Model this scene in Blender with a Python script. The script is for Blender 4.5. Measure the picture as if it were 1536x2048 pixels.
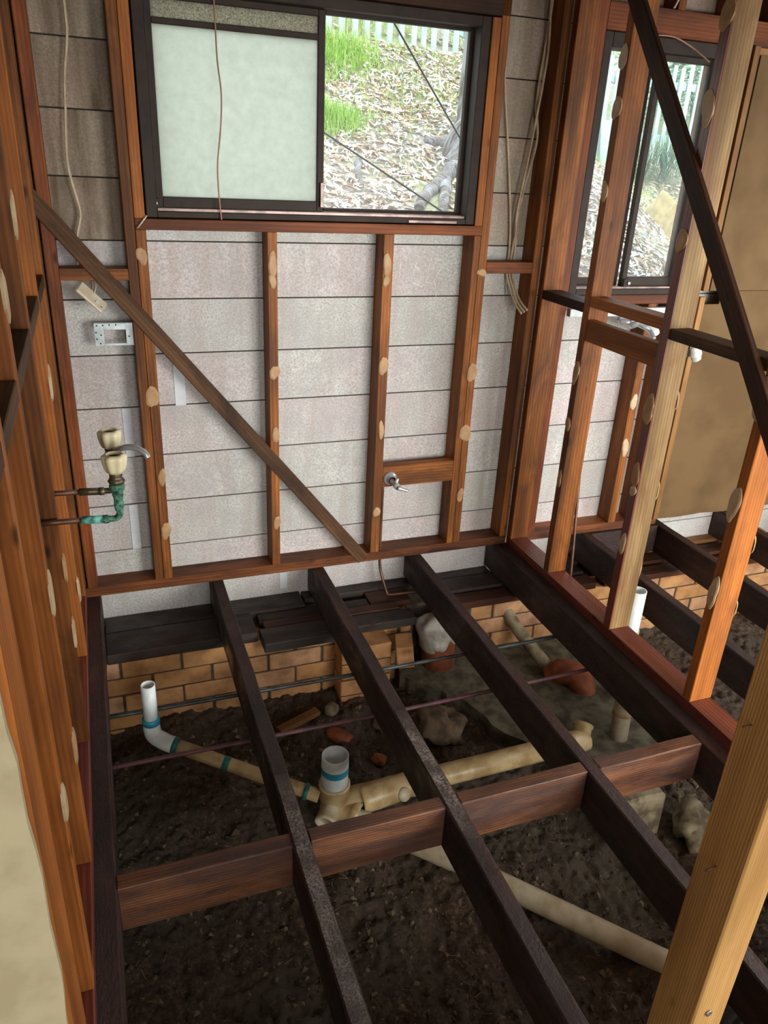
import bpy, bmesh, math, random
from mathutils import Vector, Matrix, noise
random.seed(7)
for o in list(bpy.data.objects): bpy.data.objects.remove(o)
S = bpy.context.scene
COL = S.collection

# ------------------------------------------------------------------ camera
cam_d = bpy.data.cameras.new('camera'); cam = bpy.data.objects.new('camera', cam_d); COL.objects.link(cam)
CAM = Vector((0.1547, -2.8559, 1.6457)); YAW, PITCH, ROLL = -0.3698, -0.4309, 0.0523
fw = Vector((-math.sin(YAW)*math.cos(PITCH), math.cos(YAW)*math.cos(PITCH), math.sin(PITCH)))
rt = Vector((math.cos(YAW), math.sin(YAW), 0)); up = rt.cross(fw)
c, s = math.cos(ROLL), math.sin(ROLL)
rt, up = rt*c + up*s, up*c - rt*s
M = Matrix((rt, up, -fw)).transposed().to_4x4(); M.translation = CAM
cam.matrix_world = M
cam_d.sensor_fit = 'VERTICAL'; cam_d.sensor_height = 34.6; cam_d.lens = 34.6*1530.78/2048
cam_d.clip_start = 0.02; cam_d.clip_end = 200
S.camera = cam

# ------------------------------------------------------------------ sky, light, exposure
W = bpy.data.worlds.new('overcast_sky'); S.world = W; W.use_nodes = True
bg = W.node_tree.nodes['Background']; bg.inputs['Color'].default_value = (0.86, 0.94, 1.0, 1); bg.inputs['Strength'].default_value = 3.0
def area(name, loc, target, sx, sy, power, col):
    l = bpy.data.lights.new(name, 'AREA'); l.shape = 'RECTANGLE'; l.size = sx; l.size_y = sy; l.energy = power; l.color = col
    o = bpy.data.objects.new(name, l); COL.objects.link(o); o.location = loc
    o.rotation_euler = (Vector(target)-Vector(loc)).to_track_quat('-Z', 'Y').to_euler()
    return o
# daylight through the openings behind: the hall door, the wide rear opening and the side opening of the next room
area('daylight_hall_opening', (0.55, -5.45, 1.25), (0.55, 0, 1.0), 0.9, 1.9, 44, (1.0, 0.98, 0.94))
area('daylight_rear_opening', (2.8, -5.45, 1.30), (1.6, 0, 0.9), 2.9, 1.9, 240, (1.0, 0.98, 0.94))
area('daylight_side_opening', (4.35, -1.9, 1.35), (1.0, -1.4, 0.7), 2.2, 1.6, 36, (1.0, 0.97, 0.92))
S.view_settings.view_transform = 'Standard'; S.view_settings.look = 'None'; S.view_settings.gamma = 1
S.view_settings.use_curve_mapping = False; S.view_settings.exposure = 0.35

# ------------------------------------------------------------------ helpers
def lin(c):
    return tuple(((v/255)/12.92 if v/255 <= .04045 else ((v/255+.055)/1.055)**2.4) for v in c) + (1,)
WM = {}
def link(o, parent=None, mw=None):
    COL.objects.link(o)
    mw = mw or Matrix.Identity(4)
    WM[o.name] = mw
    if parent is not None:
        o.parent = parent
        o.matrix_basis = WM[parent.name].inverted() @ mw
    else:
        o.matrix_basis = mw
    return o
def tag(o, label, cat, group=None, kind=None):
    o['label'] = label
    o['category'] = cat
    if group: o['group'] = group
    if kind: o['kind'] = kind
    return o
def empty(name, loc, label, cat, group=None, kind=None):
    o = bpy.data.objects.new(name, None); o.empty_display_size = .05
    link(o, None, Matrix.Translation(loc))
    return tag(o, label, cat, group, kind)
def obj(name, me, mat, parent=None, mw=None, smooth=False):
    if mat is not None and not me.materials:
        me.materials.append(mat)
    if smooth:
        for p in me.polygons: p.use_smooth = True
    return link(bpy.data.objects.new(name, me), parent, mw)
def bm_mesh(bm, name='m'):
    me = bpy.data.meshes.new(name); bm.normal_update(); bm.to_mesh(me); bm.free(); return me
def box_mesh(sx, sy, sz, bev=.002, wob=0, segs=1):
    bm = bmesh.new(); bmesh.ops.create_cube(bm, size=1)
    if segs > 1:
        es = [e for e in bm.edges if abs(e.verts[0].co.z-e.verts[1].co.z) > .5]
        bmesh.ops.subdivide_edges(bm, edges=es, cuts=segs-1)
    for v in bm.verts: v.co = Vector((v.co.x*sx, v.co.y*sy, v.co.z*sz))
    if bev:
        es = [e for e in bm.edges if len(e.link_faces) == 2 and e.calc_face_angle() > .5]
        bmesh.ops.bevel(bm, geom=es, offset=bev, segments=1, affect='EDGES', clamp_overlap=True)
    if wob:
        off = Vector((random.random()*50, random.random()*50, 0))
        for v in bm.verts:
            n = noise.noise_vector(v.co*Vector((14, 14, 5)) + off)*wob
            v.co += Vector((n.x, n.y, 0))
    return bm_mesh(bm)
def timber(name, parent, a, b, wx, wy, mat, side=(1, 0, 0), bev=.002, wob=0, segs=1):
    """beam from a to b along its length (local Z); wx is its size along `side`, wy across it"""
    a, b = Vector(a), Vector(b); z = (b-a).normalized(); x = Vector(side); x = (x - z*x.dot(z)).normalized(); y = z.cross(x)
    m = Matrix((x, y, z)).transposed().to_4x4(); m.translation = (a+b)/2
    return obj(name, box_mesh(wx, wy, (b-a).length, bev, wob, segs), mat, parent, m)
def tb(name, parent, x0, x1, y0, y1, z0, z1, mat, bev=.002, wob=0, segs=1):
    d = (x1-x0, y1-y0, z1-z0); c = Vector(((x0+x1)/2, (y0+y1)/2, (z0+z1)/2)); i = d.index(max(d))
    if i == 2: return timber(name, parent, (c.x, c.y, z0), (c.x, c.y, z1), d[0], d[1], mat, (1, 0, 0), bev, wob, segs)
    if i == 0: return timber(name, parent, (x0, c.y, c.z), (x1, c.y, c.z), d[1], d[2], mat, (0, 1, 0), bev, wob, segs)
    return timber(name, parent, (c.x, y0, c.z), (c.x, y1, c.z), d[0], d[2], mat, (1, 0, 0), bev, wob, segs)
def smooth_path(pts, n=8):
    P = [Vector(p) for p in pts]
    if len(P) < 3: return P
    out = []
    for i in range(len(P)-1):
        p0, p1, p2, p3 = P[max(i-1, 0)], P[i], P[i+1], P[min(i+2, len(P)-1)]
        for k in range(n):
            t = k/n
            out.append(.5*((2*p1)+(p2-p0)*t+(2*p0-5*p1+4*p2-p3)*t*t+(3*p1-p0-3*p2+p3)*t**3))
    return out+[P[-1]]
def tube_mesh(pts, r, seg=10, caps=True, flat=1.0):
    P = [Vector(p) for p in pts]; rr = r if isinstance(r, (list, tuple)) else [r]*len(P)
    vs, fs = [], []; prev = None
    for i, p in enumerate(P):
        t = (P[min(i+1, len(P)-1)]-P[max(i-1, 0)]).normalized()
        if prev is None:
            x = t.orthogonal().normalized()
        else:
            x = (prev - t*prev.dot(t)).normalized()
        prev = x; y = t.cross(x)
        for k in range(seg):
            a = 2*math.pi*k/seg
            vs.append(p + (x*math.cos(a) + y*math.sin(a)*flat)*rr[i])
    for i in range(len(P)-1):
        for k in range(seg):
            k2 = (k+1) % seg
            fs.append((i*seg+k, i*seg+k2, (i+1)*seg+k2, (i+1)*seg+k))
    if caps:
        fs.append(tuple(range(seg))[::-1]); fs.append(tuple((len(P)-1)*seg+k for k in range(seg)))
    me = bpy.data.meshes.new('m'); me.from_pydata([tuple(v) for v in vs], [], fs); me.update()
    for p in me.polygons: p.use_smooth = len(p.vertices) == 4
    return me
def tube(name, parent, pts, r, mat, seg=10, n=8, caps=True, flat=1.0):
    return obj(name, tube_mesh(smooth_path(pts, n), r, seg, caps, flat), mat, parent)
def lathe_mesh(prof, seg=24, flute=None, close=False):
    """prof: (r, z) list; flute(angle, i) -> radius factor"""
    vs, fs = [], []
    for i, (r, z) in enumerate(prof):
        for k in range(seg):
            a = 2*math.pi*k/seg; q = r*(flute(a, i) if flute else 1)
            vs.append((q*math.cos(a), q*math.sin(a), z))
    n = len(prof)
    for i in range(n-1):
        for k in range(seg):
            k2 = (k+1) % seg
            fs.append((i*seg+k, i*seg+k2, (i+1)*seg+k2, (i+1)*seg+k))
    if close:
        fs.append(tuple(range(seg))[::-1]); fs.append(tuple((n-1)*seg+k for k in range(seg)))
    me = bpy.data.meshes.new('m'); me.from_pydata(vs, [], fs); me.update()
    for p in me.polygons: p.use_smooth = len(p.vertices) == 4
    return me
def axis_m(p, d, roll=(0, 0, 1)):
    z = Vector(d).normalized(); x = Vector(roll) if abs(z.dot(Vector(roll))) < .98 else Vector((1, 0, 0))
    x = (x - z*x.dot(z)).normalized(); y = z.cross(x)
    m = Matrix((x, y, z)).transposed().to_4x4(); m.translation = Vector(p); return m
def lathe(name, parent, prof, p, d, mat, seg=24, flute=None, close=False):
    return obj(name, lathe_mesh(prof, seg, flute, close), mat, parent, axis_m(p, d))
def pipe_prof(r, L, t=.004):          # open pipe with wall thickness
    return [(r-t, 0), (r, 0), (r, L), (r-t, L), (r-t, L*.02)]
def rock_mesh(r, sub=2, rough=.35, sq=(1, 1, .7)):
    bm = bmesh.new(); bmesh.ops.create_icosphere(bm, subdivisions=sub, radius=1); off = Vector((random.random()*99, random.random()*99, 0))
    for v in bm.verts:
        q = 1+rough*noise.noise(v.co*1.6+off)+rough*.5*noise.noise(v.co*4+off)
        v.co = Vector((v.co.x*sq[0], v.co.y*sq[1], v.co.z*sq[2]))*q*r
    return bm_mesh(bm)

# ------------------------------------------------------------------ materials
def newmat(name):
    m = bpy.data.materials.new(name); m.use_nodes = True; nt = m.node_tree
    for n in list(nt.nodes): nt.nodes.remove(n)
    out = nt.nodes.new('ShaderNodeOutputMaterial'); b = nt.nodes.new('ShaderNodeBsdfPrincipled')
    nt.links.new(b.outputs[0], out.inputs[0])
    return m, nt, b, out
def N(nt, t, **kw):
    n = nt.nodes.new(t)
    for k, v in kw.items():
        if k.startswith('i_'):
            n.inputs[k[2:].replace('_', ' ')].default_value = v
        else: setattr(n, k, v)
    return n
def coords(nt, scale, rnd=60, kind='Object'):
    tc = N(nt, 'ShaderNodeTexCoord'); mp = N(nt, 'ShaderNodeMapping'); mp.inputs['Scale'].default_value = scale
    nt.links.new(tc.outputs[kind], mp.inputs['Vector'])
    if rnd:
        oi = N(nt, 'ShaderNodeObjectInfo'); ml = N(nt, 'ShaderNodeMath', operation='MULTIPLY'); ml.inputs[1].default_value = rnd
        nt.links.new(oi.outputs['Random'], ml.inputs[0]); nt.links.new(ml.outputs[0], mp.inputs['Location'])
    return mp.outputs[0]
def ramp(nt, fac, stops):
    r = N(nt, 'ShaderNodeValToRGB'); e = r.color_ramp.elements
    e[0].position, e[0].color = stops[0]; e[1].position, e[1].color = stops[-1]
    for p, c_ in stops[1:-1]:
        x = e.new(p); x.color = c_
    nt.links.new(fac, r.inputs[0]); return r.outputs[0]
def mix(nt, f, a, b, mode='MIX'):
    m = N(nt, 'ShaderNodeMix', data_type='RGBA', blend_type=mode)
    for sock, v in ((m.inputs[0], f), (m.inputs[6], a), (m.inputs[7], b)):
        if hasattr(v, 'is_linked'): nt.links.new(v, sock)
        else: sock.default_value = v
    return m.outputs[2]
def noise_tex(nt, vec, scale, detail=3, rough=.55, dist=0):
    n = N(nt, 'ShaderNodeTexNoise'); n.inputs['Scale'].default_value = scale; n.inputs['Detail'].default_value = detail
    n.inputs['Roughness'].default_value = rough; n.inputs['Distortion'].default_value = dist
    nt.links.new(vec, n.inputs['Vector']); return n.outputs['Fac']
def bump(nt, b, h, strength=.3, dist=.01):
    n = N(nt, 'ShaderNodeBump'); n.inputs['Strength'].default_value = strength; n.inputs['Distance'].default_value = dist
    nt.links.new(h, n.inputs['Height']); nt.links.new(n.outputs[0], b.inputs['Normal'])
def wood(name, dark, light, stain=(60, 38, 26), amt=.35, rough=.62, vary=.3, ring=.26, ringscale=45, spec=.2, bmp=.25, wet=0):
    m, nt, b, out = newmat(name)
    v1 = coords(nt, (1, 1, .045)); v2 = coords(nt, (1, 1, .3)); v3 = coords(nt, (1, 1, .12)); v4 = coords(nt, (1, 1, .01))
    g = noise_tex(nt, v1, 260, 4, .7); g2 = noise_tex(nt, v1, 42, 4, .6)
    w = N(nt, 'ShaderNodeTexWave', wave_type='BANDS', bands_direction='DIAGONAL'); w.inputs['Scale'].default_value = ringscale
    w.inputs['Distortion'].default_value = 9; w.inputs['Detail'].default_value = 3; w.inputs['Detail Scale'].default_value = .12; w.inputs['Detail Roughness'].default_value = .6
    nt.links.new(v4, w.inputs['Vector'])
    f = N(nt, 'ShaderNodeMix', data_type='FLOAT'); f.inputs[0].default_value = ring
    nt.links.new(g2, f.inputs[2]); nt.links.new(w.outputs['Fac'], f.inputs[3])
    f2 = N(nt, 'ShaderNodeMix', data_type='FLOAT'); f2.inputs[0].default_value = .35
    nt.links.new(f.outputs[0], f2.inputs[2]); nt.links.new(g, f2.inputs[3])
    col = ramp(nt, f2.outputs[0], [(.2, lin(dark)), (.78, lin(light))])
    pa = noise_tex(nt, v3, 14, 3, .5)                                      # broad pale and dark streaks
    col = mix(nt, ramp(nt, pa, [(.32, (.75, .75, .75, 1)), (.62, (0, 0, 0, 1))]), col, lin(tuple(x*.78 for x in dark)))
    st = noise_tex(nt, v2, 11, 5, .65, .8)
    stf = ramp(nt, st, [(.52-.2*amt, (0, 0, 0, 1)), (.74, (min(1, amt*2.2),)*3+(1,))])
    col = mix(nt, stf, col, lin(stain))
    vo = N(nt, 'ShaderNodeTexVoronoi'); vo.inputs['Scale'].default_value = 9; vo.inputs['Randomness'].default_value = 1; nt.links.new(coords(nt, (1, 1, .45)), vo.inputs['Vector'])
    kn = ramp(nt, vo.outputs['Distance'], [(.04, (.85,)*3+(1,)), (.11, (0, 0, 0, 1))])
    col = mix(nt, kn, col, lin(tuple(x*.45 for x in dark)))
    oi = N(nt, 'ShaderNodeObjectInfo'); mr = N(nt, 'ShaderNodeMapRange'); mr.inputs[3].default_value = 1-vary; mr.inputs[4].default_value = 1+vary*.6
    nt.links.new(oi.outputs['Random'], mr.inputs[0])
    hs = N(nt, 'ShaderNodeHueSaturation'); nt.links.new(mr.outputs[0], hs.inputs['Value']); nt.links.new(col, hs.inputs['Color'])
    nt.links.new(hs.outputs[0], b.inputs['Base Color'])
    b.inputs['Roughness'].default_value = rough; b.inputs['Specular IOR Level'].default_value = spec
    if wet:
        vw = coords(nt, (1, 1, .5)); nw = noise_tex(nt, vw, 9, 4, .6); rr = N(nt, 'ShaderNodeMapRange'); rr.inputs[1].default_value = .35; rr.inputs[2].default_value = .65; rr.inputs[3].default_value = .22; rr.inputs[4].default_value = .8
        nt.links.new(nw, rr.inputs[0]); nt.links.new(rr.outputs[0], b.inputs['Roughness'])
        bump(nt, b, noise_tex(nt, coords(nt, (1, 1, .45)), 130, 5, .75), wet, .006)
    else: bump(nt, b, f2.outputs[0], bmp, .004)
    return m
def plain(name, col, rough=.5, metal=0, vary=0, spec=.5, bumps=None, mott=None, ts=18):
    m, nt, b, out = newmat(name)
    b.inputs['Roughness'].default_value = rough; b.inputs['Metallic'].default_value = metal; b.inputs['Specular IOR Level'].default_value = spec
    v = coords(nt, (1, 1, 1)); n = noise_tex(nt, v, ts, 4)
    c2 = mott if mott else tuple(x*.86 for x in col)
    col_o = ramp(nt, n, [(.38, lin(c2)), (.6, lin(col))])
    nt.links.new(col_o, b.inputs['Base Color'])
    if bumps: bump(nt, b, noise_tex(nt, v, bumps[0], 4), bumps[1], .004)
    return m
M_ = {}
M_['stud'] = wood('stud_hardwood', (88, 49, 22), (178, 109, 50), (68, 41, 24), .36, .55)
M_['stud_red'] = wood('stud_red_pine', (96, 48, 24), (162, 90, 44), (60, 34, 22), .36, .55)
M_['stud_orange'] = wood('stud_orange_pine', (138, 76, 32), (202, 126, 60), (104, 62, 38), .3, .58, .12, .28, 52)
M_['stud_pale'] = wood('stud_pale_pine', (122, 94, 58), (186, 156, 108), (120, 76, 52), .34, .6, .06, .3, 52)
M_['post_pale'] = wood('post_pale_fir', (164, 118, 62), (212, 170, 110), (168, 122, 78), .2, .55, .05, .26, 110)
M_['plate'] = wood('plate_hardwood', (86, 44, 28), (164, 100, 54), (48, 30, 26), .5, .5)
M_['plate_red'] = wood('plate_varnished_red', (88, 40, 28), (148, 78, 50), (112, 58, 60), .45, .36, .1, .45, 45, .5)
M_['brace'] = wood('brace_weathered', (68, 46, 30), (120, 84, 52), (50, 34, 26), .45, .65, .1)
M_['brace_dark'] = wood('brace_dark_brown', (54, 34, 22), (90, 58, 38), (40, 26, 20), .4, .65, .05)
M_['joist'] = wood('joist_wet_black', (36, 21, 18), (84, 49, 38), (21, 16, 15), .55, .42, .25, .35, 70, .5, .5, .9)
M_['block'] = wood('block_wet_hardwood', (66, 36, 26), (144, 92, 54), (32, 26, 32), .75, .4, .2, .4, 70, .45, .5, .35)
M_['plank'] = wood('plank_dark_grey', (34, 30, 30), (76, 66, 60), (64, 44, 36), .4, .5, .25, .4, 80, .4, .4, .3)
M_['plank_red'] = wood('plank_dark_red', (62, 38, 30), (114, 74, 56), (40, 30, 28), .45, .5, .2)
M_['batten'] = wood('batten_pine', (140, 98, 54), (184, 138, 86), (104, 64, 34), .25, .6)
M_['glue'] = plain('dried_adhesive', (178, 142, 100), .6, mott=(158, 120, 82), bumps=(40, .3))
M_['glue_pale'] = plain('dried_adhesive_pale', (196, 172, 138), .6, mott=(176, 146, 112), bumps=(40, .3))
M_['pvc'] = plain('pvc_white', (228, 236, 236), .35, mott=(212, 222, 220))
M_['pvc_cream'] = plain('pvc_aged_cream', (196, 172, 128), .38, mott=(164, 136, 92))
M_['pvc_dirty'] = plain('pvc_dirty_white', (196, 184, 158), .45, mott=(172, 156, 126))
M_['cement_blue'] = plain('solvent_cement_blue', (52, 160, 186), .4, mott=(40, 132, 160))
M_['cement_green'] = plain('solvent_cement_green', (40, 118, 112), .45, mott=(30, 92, 92))
M_['copper'] = plain('copper_old', (120, 86, 66), .45, .6, mott=(86, 64, 52))
M_['verdigris'] = plain('verdigris', (98, 158, 132), .75, .1, mott=(34, 74, 58), bumps=(160, .8), ts=75)
M_['verdigris_bright'] = plain('verdigris_bright', (134, 214, 200), .75, mott=(48, 128, 116), bumps=(160, .8), ts=75)
M_['brass'] = plain('brass_dull', (122, 112, 84), .4, .6, mott=(84, 76, 60))
M_['chrome'] = plain('chrome', (206, 208, 210), .25, .55, mott=(186, 188, 190))
M_['galv'] = plain('galvanised_steel', (176, 184, 184), .38, .55, mott=(146, 154, 154))
M_['steel'] = plain('steel_rod', (78, 84, 84), .5, .4, mott=(54, 58, 58))
M_['pink'] = plain('painted_pink_rod', (104, 60, 66), .55, mott=(74, 46, 48))
M_['cream'] = plain('cream_plastic', (240, 232, 194), .35, mott=(232, 222, 180))
M_['dark'] = plain('dark_recess', (40, 30, 24), .8)
M_['socket'] = plain('ivory_plastic', (206, 194, 172), .4, mott=(190, 176, 152))
M_['cable'] = plain('cable_white', (196, 180, 152), .55, mott=(170, 150, 122))
M_['cable_pink'] = plain('cable_pink', (168, 120, 104), .6, mott=(140, 100, 84))
M_['blackpipe'] = plain('black_poly_pipe', (26, 28, 30), .3)
M_['alu'] = plain('window_frame_brown', (52, 42, 35), .6, 0, spec=.2, mott=(44, 35, 30))
M_['alu_lt'] = plain('window_track_pinkbrown', (128, 106, 98), .35, .4, mott=(92, 74, 68))
M_['terra'] = plain('terracotta', (150, 82, 48), .7, mott=(112, 60, 36), bumps=(30, .2))
M_['plaster'] = plain('rough_plaster', (184, 180, 170), .9, mott=(146, 140, 132), bumps=(26, 1.0))
M_['concrete'] = plain('concrete_slab', (104, 98, 80), .85, mott=(66, 60, 46), bumps=(22, .4))
M_['concrete_lt'] = plain('concrete_pale', (150, 138, 112), .9, mott=(96, 84, 64), bumps=(22, .5))
M_['rubble'] = plain('rubble_stone', (120, 102, 80), .9, mott=(74, 60, 46), bumps=(24, .9))
M_['knob'] = plain('white_knob', (226, 228, 222), .35)
M_['sealant'] = plain('joint_strip_white', (206, 210, 212), .6, mott=(192, 196, 200))
M_['nail'] = plain('nail_rust', (110, 74, 56), .5, .5)
M_['screw'] = plain('screw_zinc', (190, 190, 190), .3, .8)
M_['mortar'] = plain('mortar', (92, 82, 66), .95, mott=(60, 52, 42), bumps=(40, .6))
M_['ledge'] = plain('ledge_pale_paint', (196, 204, 200), .4, mott=(182, 190, 188))
M_['ceil'] = plain('ceiling_board', (120, 100, 86), .9, mott=(104, 86, 74))
M_['shell'] = plain('plaster_wall', (188, 174, 150), .9)
M_['scratch'] = plain('chalk_scratch', (250, 247, 240), .9)

def brick_mat():
    m, nt, b, out = newmat('brick_orange')
    oi = N(nt, 'ShaderNodeObjectInfo'); c0 = ramp(nt, oi.outputs['Random'], [(0, lin((192, 140, 86))), (.5, lin((206, 154, 104))), (1, lin((204, 160, 128)))])
    v = coords(nt, (1, 1, 1)); n = noise_tex(nt, v, 14, 5)
    f = ramp(nt, n, [(.42, (0, 0, 0, 1)), (.7, (.8, .8, .8, 1))])
    col = mix(nt, f, c0, lin((140, 96, 62)))
    nt.links.new(col, b.inputs['Base Color']); b.inputs['Roughness'].default_value = .85
    bump(nt, b, noise_tex(nt, v, 60, 4), .5, .004); return m
M_['brick'] = brick_mat()

def board_mat(name, base, alt, stain, amt):
    m, nt, b, out = newmat(name)
    v = coords(nt, (1, 1, 1), 40)
    sp = noise_tex(nt, v, 130, 5, .65); big = noise_tex(nt, v, 6, 5, .65); tint = noise_tex(nt, coords(nt, (1, 1, 1), 3), 2.2, 2)
    c0 = ramp(nt, sp, [(.36, lin(alt)), (.62, lin(base))])
    tn = ramp(nt, tint, [(.4, lin((240, 247, 243))), (.6, lin((248, 240, 242)))])
    c1 = mix(nt, .9, c0, tn, 'MULTIPLY')
    c1 = mix(nt, ramp(nt, big, [(.4, (0, 0, 0, 1)), (.68, (.6, .6, .6, 1))]), c1, lin(tuple(x*.76 for x in base)))
    st = noise_tex(nt, coords(nt, (1, .22, 2.2), 3), 7, 4, .6, .4)          # vertical runs of water stain, in board axes
    c1 = mix(nt, ramp(nt, st, [(.5-.22*amt, (0, 0, 0, 1)), (.72, (amt,)*3+(1,))]), c1, lin(stain))
    nt.links.new(c1, b.inputs['Base Color']); b.inputs['Roughness'].default_value = .85
    bump(nt, b, sp, .12, .003); return m
M_['lining'] = plain('lining_hardboard', (108, 85, 57), .8, spec=.15, mott=(94, 73, 47), ts=5)
M_['board'] = board_mat('weatherboard_fibre_cement', (216, 213, 210), (172, 167, 163), (160, 142, 128), .4)
M_['board_md'] = board_mat('weatherboard_lightly_stained', (196, 184, 170), (162, 148, 132), (126, 106, 84), .6)
M_['board_st'] = board_mat('weatherboard_water_stained', (190, 176, 156), (156, 140, 120), (80, 62, 42), .95)

def soil_mat():
    m, nt, b, out = newmat('soil')
    v = coords(nt, (1, 1, 1), 0); n1 = noise_tex(nt, v, 9, 6, .65); n2 = noise_tex(nt, v, 70, 5, .7); n3 = noise_tex(nt, v, 2.2, 3)
    c0 = ramp(nt, n2, [(.32, lin((40, 31, 24))), (.55, lin((86, 68, 52))), (.72, lin((136, 112, 86)))])
    c1 = mix(nt, ramp(nt, n3, [(.4, (0, 0, 0, 1)), (.65, (.7, .7, .7, 1))]), c0, lin((92, 86, 74)), 'MIX')
    c1 = mix(nt, ramp(nt, n1, [(.4, (0, 0, 0, 1)), (.7, (.5, .5, .5, 1))]), c1, lin((50, 40, 32)))
    nt.links.new(c1, b.inputs['Base Color']); b.inputs['Roughness'].default_value = .9
    bump(nt, b, n2, .8, .012); return m
M_['soil'] = soil_mat()
def hill_mat():
    m, nt, b, out = newmat('hillside_litter')
    v = coords(nt, (1, 1, 1), 0); n1 = noise_tex(nt, v, 40, 5, .7); n2 = noise_tex(nt, v, 1.3, 4)
    c0 = ramp(nt, n1, [(.35, lin((140, 132, 124))), (.6, lin((196, 186, 174))), (.75, lin((222, 212, 200)))])
    c1 = mix(nt, ramp(nt, n2, [(.45, (0, 0, 0, 1)), (.6, (.55, .55, .55, 1))]), c0, lin((168, 182, 110)))
    nt.links.new(c1, b.inputs['Base Color']); b.inputs['Roughness'].default_value = .95
    bump(nt, b, n1, .8, .03); return m
M_['hill'] = hill_mat()
M_['leafA'] = plain('leaf_pale', (236, 226, 214), .8); M_['leafB'] = plain('leaf_tan', (214, 190, 164), .8)
M_['leafC'] = plain('leaf_grey', (196, 196, 194), .8); M_['leafD'] = plain('leaf_brown', (182, 150, 126), .8)
M_['grass'] = plain('grass_green', (166, 200, 98), .7, mott=(146, 184, 84)); M_['grass2'] = plain('grass_yellow', (200, 208, 134), .7)
M_['fence'] = plain('picket_paint_bluegrey', (186, 206, 200), .8, mott=(168, 190, 186))
M_['bark'] = wood('bark', (84, 76, 72), (150, 140, 134), (170, 176, 180), .4, .9, .05, .6, 20, .2, 1.0)
M_['ply'] = plain('plywood_pale', (196, 176, 128), .8); M_['leafgreen'] = plain('shrub_leaf', (104, 150, 116), .6, mott=(70, 116, 84))
def glass_mat(name, tint, gl=.012, haze=0.0):
    m, nt, b, out = newmat(name); nt.nodes.remove(b)
    t = N(nt, 'ShaderNodeBsdfTransparent'); t.inputs[0].default_value = tint
    g = N(nt, 'ShaderNodeBsdfGlossy'); g.inputs['Roughness'].default_value = .35
    mx = N(nt, 'ShaderNodeMixShader'); mx.inputs[0].default_value = gl
    nt.links.new(t.outputs[0], mx.inputs[1]); nt.links.new(g.outputs[0], mx.inputs[2]); last = mx
    if haze:
        tr = N(nt, 'ShaderNodeBsdfTranslucent'); tr.inputs[0].default_value = (.8, .85, .85, 1)
        m2 = N(nt, 'ShaderNodeMixShader'); nz = noise_tex(nt, coords(nt, (1, 1, 1), 0), 6, 4)
        mr = N(nt, 'ShaderNodeMapRange'); mr.inputs[3].default_value = haze*.6; mr.inputs[4].default_value = haze*1.4; nt.links.new(nz, mr.inputs[0])
        nt.links.new(mr.outputs[0], m2.inputs[0]); nt.links.new(mx.outputs[0], m2.inputs[1]); nt.links.new(tr.outputs[0], m2.inputs[2]); last = m2
    nt.links.new(last.outputs[0], out.inputs[0]); return m
M_['glass'] = glass_mat('clear_glass', (.97, .98, .97, 1))
M_['glass_dusty'] = glass_mat('dusty_glass', (.95, .97, .96, 1), .012, .035)
def frosted(name, c1, c2, scale, contrast):
    m, nt, b, out = newmat(name); nt.nodes.remove(b)
    v = coords(nt, (1, 1, 1), 0); n = noise_tex(nt, v, scale, 4, .7)
    col = ramp(nt, n, [(.5-contrast, lin(c1)), (.5+contrast, lin(c2))])
    tr = N(nt, 'ShaderNodeBsdfTranslucent'); df = N(nt, 'ShaderNodeBsdfDiffuse'); nt.links.new(col, tr.inputs[0]); nt.links.new(col, df.inputs[0])
    mx = N(nt, 'ShaderNodeMixShader'); mx.inputs[0].default_value = .25
    nt.links.new(tr.outputs[0], mx.inputs[1]); nt.links.new(df.outputs[0], mx.inputs[2]); nt.links.new(mx.outputs[0], out.inputs[0]); return m
M_['frost'] = frosted('obscure_glass', (206, 211, 202), (219, 223, 215), 30, .2)
M_['mesh'] = frosted('dirty_textured_glass', (120, 116, 100), (214, 212, 196), 260, .14)

# ------------------------------------------------------------------ room shell
def shell(name, x0, x1, y0, y1, z0, z1, mat, label, cat):
    o = tb(name, None, x0, x1, y0, y1, z0, z1, mat, 0); return tag(o, label, cat, kind='structure')
shell('ceiling', -1.9, 4.5, -5.6, .1, 2.62, 2.70, M_['ceil'], 'brown ceiling board above the stripped wall frames', 'ceiling')
shell('wall_side_left', -1.98, -1.9, -5.6, .2, -.85, 2.7, M_['shell'], 'plastered far wall of the room beyond the left frame', 'wall')
w = empty('wall_side_right', (4.42, -2.3, -.85), 'plastered far wall of the next room around a wide opening', 'wall', kind='structure')
tb('wall_panel', w, 4.4, 4.48, -5.6, -3.0, -.85, 2.7, M_['shell'], 0); tb('wall_panel', w, 4.4, 4.48, -.8, .2, -.85, 2.7, M_['shell'], 0)
tb('wall_panel', w, 4.4, 4.48, -3.0, -.8, -.85, .5, M_['shell'], 0); tb('wall_panel', w, 4.4, 4.48, -3.0, -.8, 2.2, 2.7, M_['shell'], 0)
w = empty('wall_rear', (.9, -5.6, -.85), 'plastered rear wall with a hall doorway and a wide opening', 'wall', kind='structure')
for (x0, x1, z0, z1) in ((-1.98, .08, -.85, 2.7), (1.02, 1.33, -.85, 2.7), (4.27, 4.48, -.85, 2.7), (.08, 1.02, 2.22, 2.7), (1.33, 4.27, 2.27, 2.7), (.08, 1.02, -.85, .28), (1.33, 4.27, -.85, .33)):
    tb('wall_panel', w, x0, x1, -5.6, -5.52, z0, z1, M_['shell'], 0)
shell('light_block_hall', 1.14, 1.22, -5.52, -2.50, -.85, 2.62, M_['shell'], 'plain panel added behind the doorway to keep room light off the plaster', 'wall')  # added out of view to block next-room light from the doorway plaster
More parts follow.
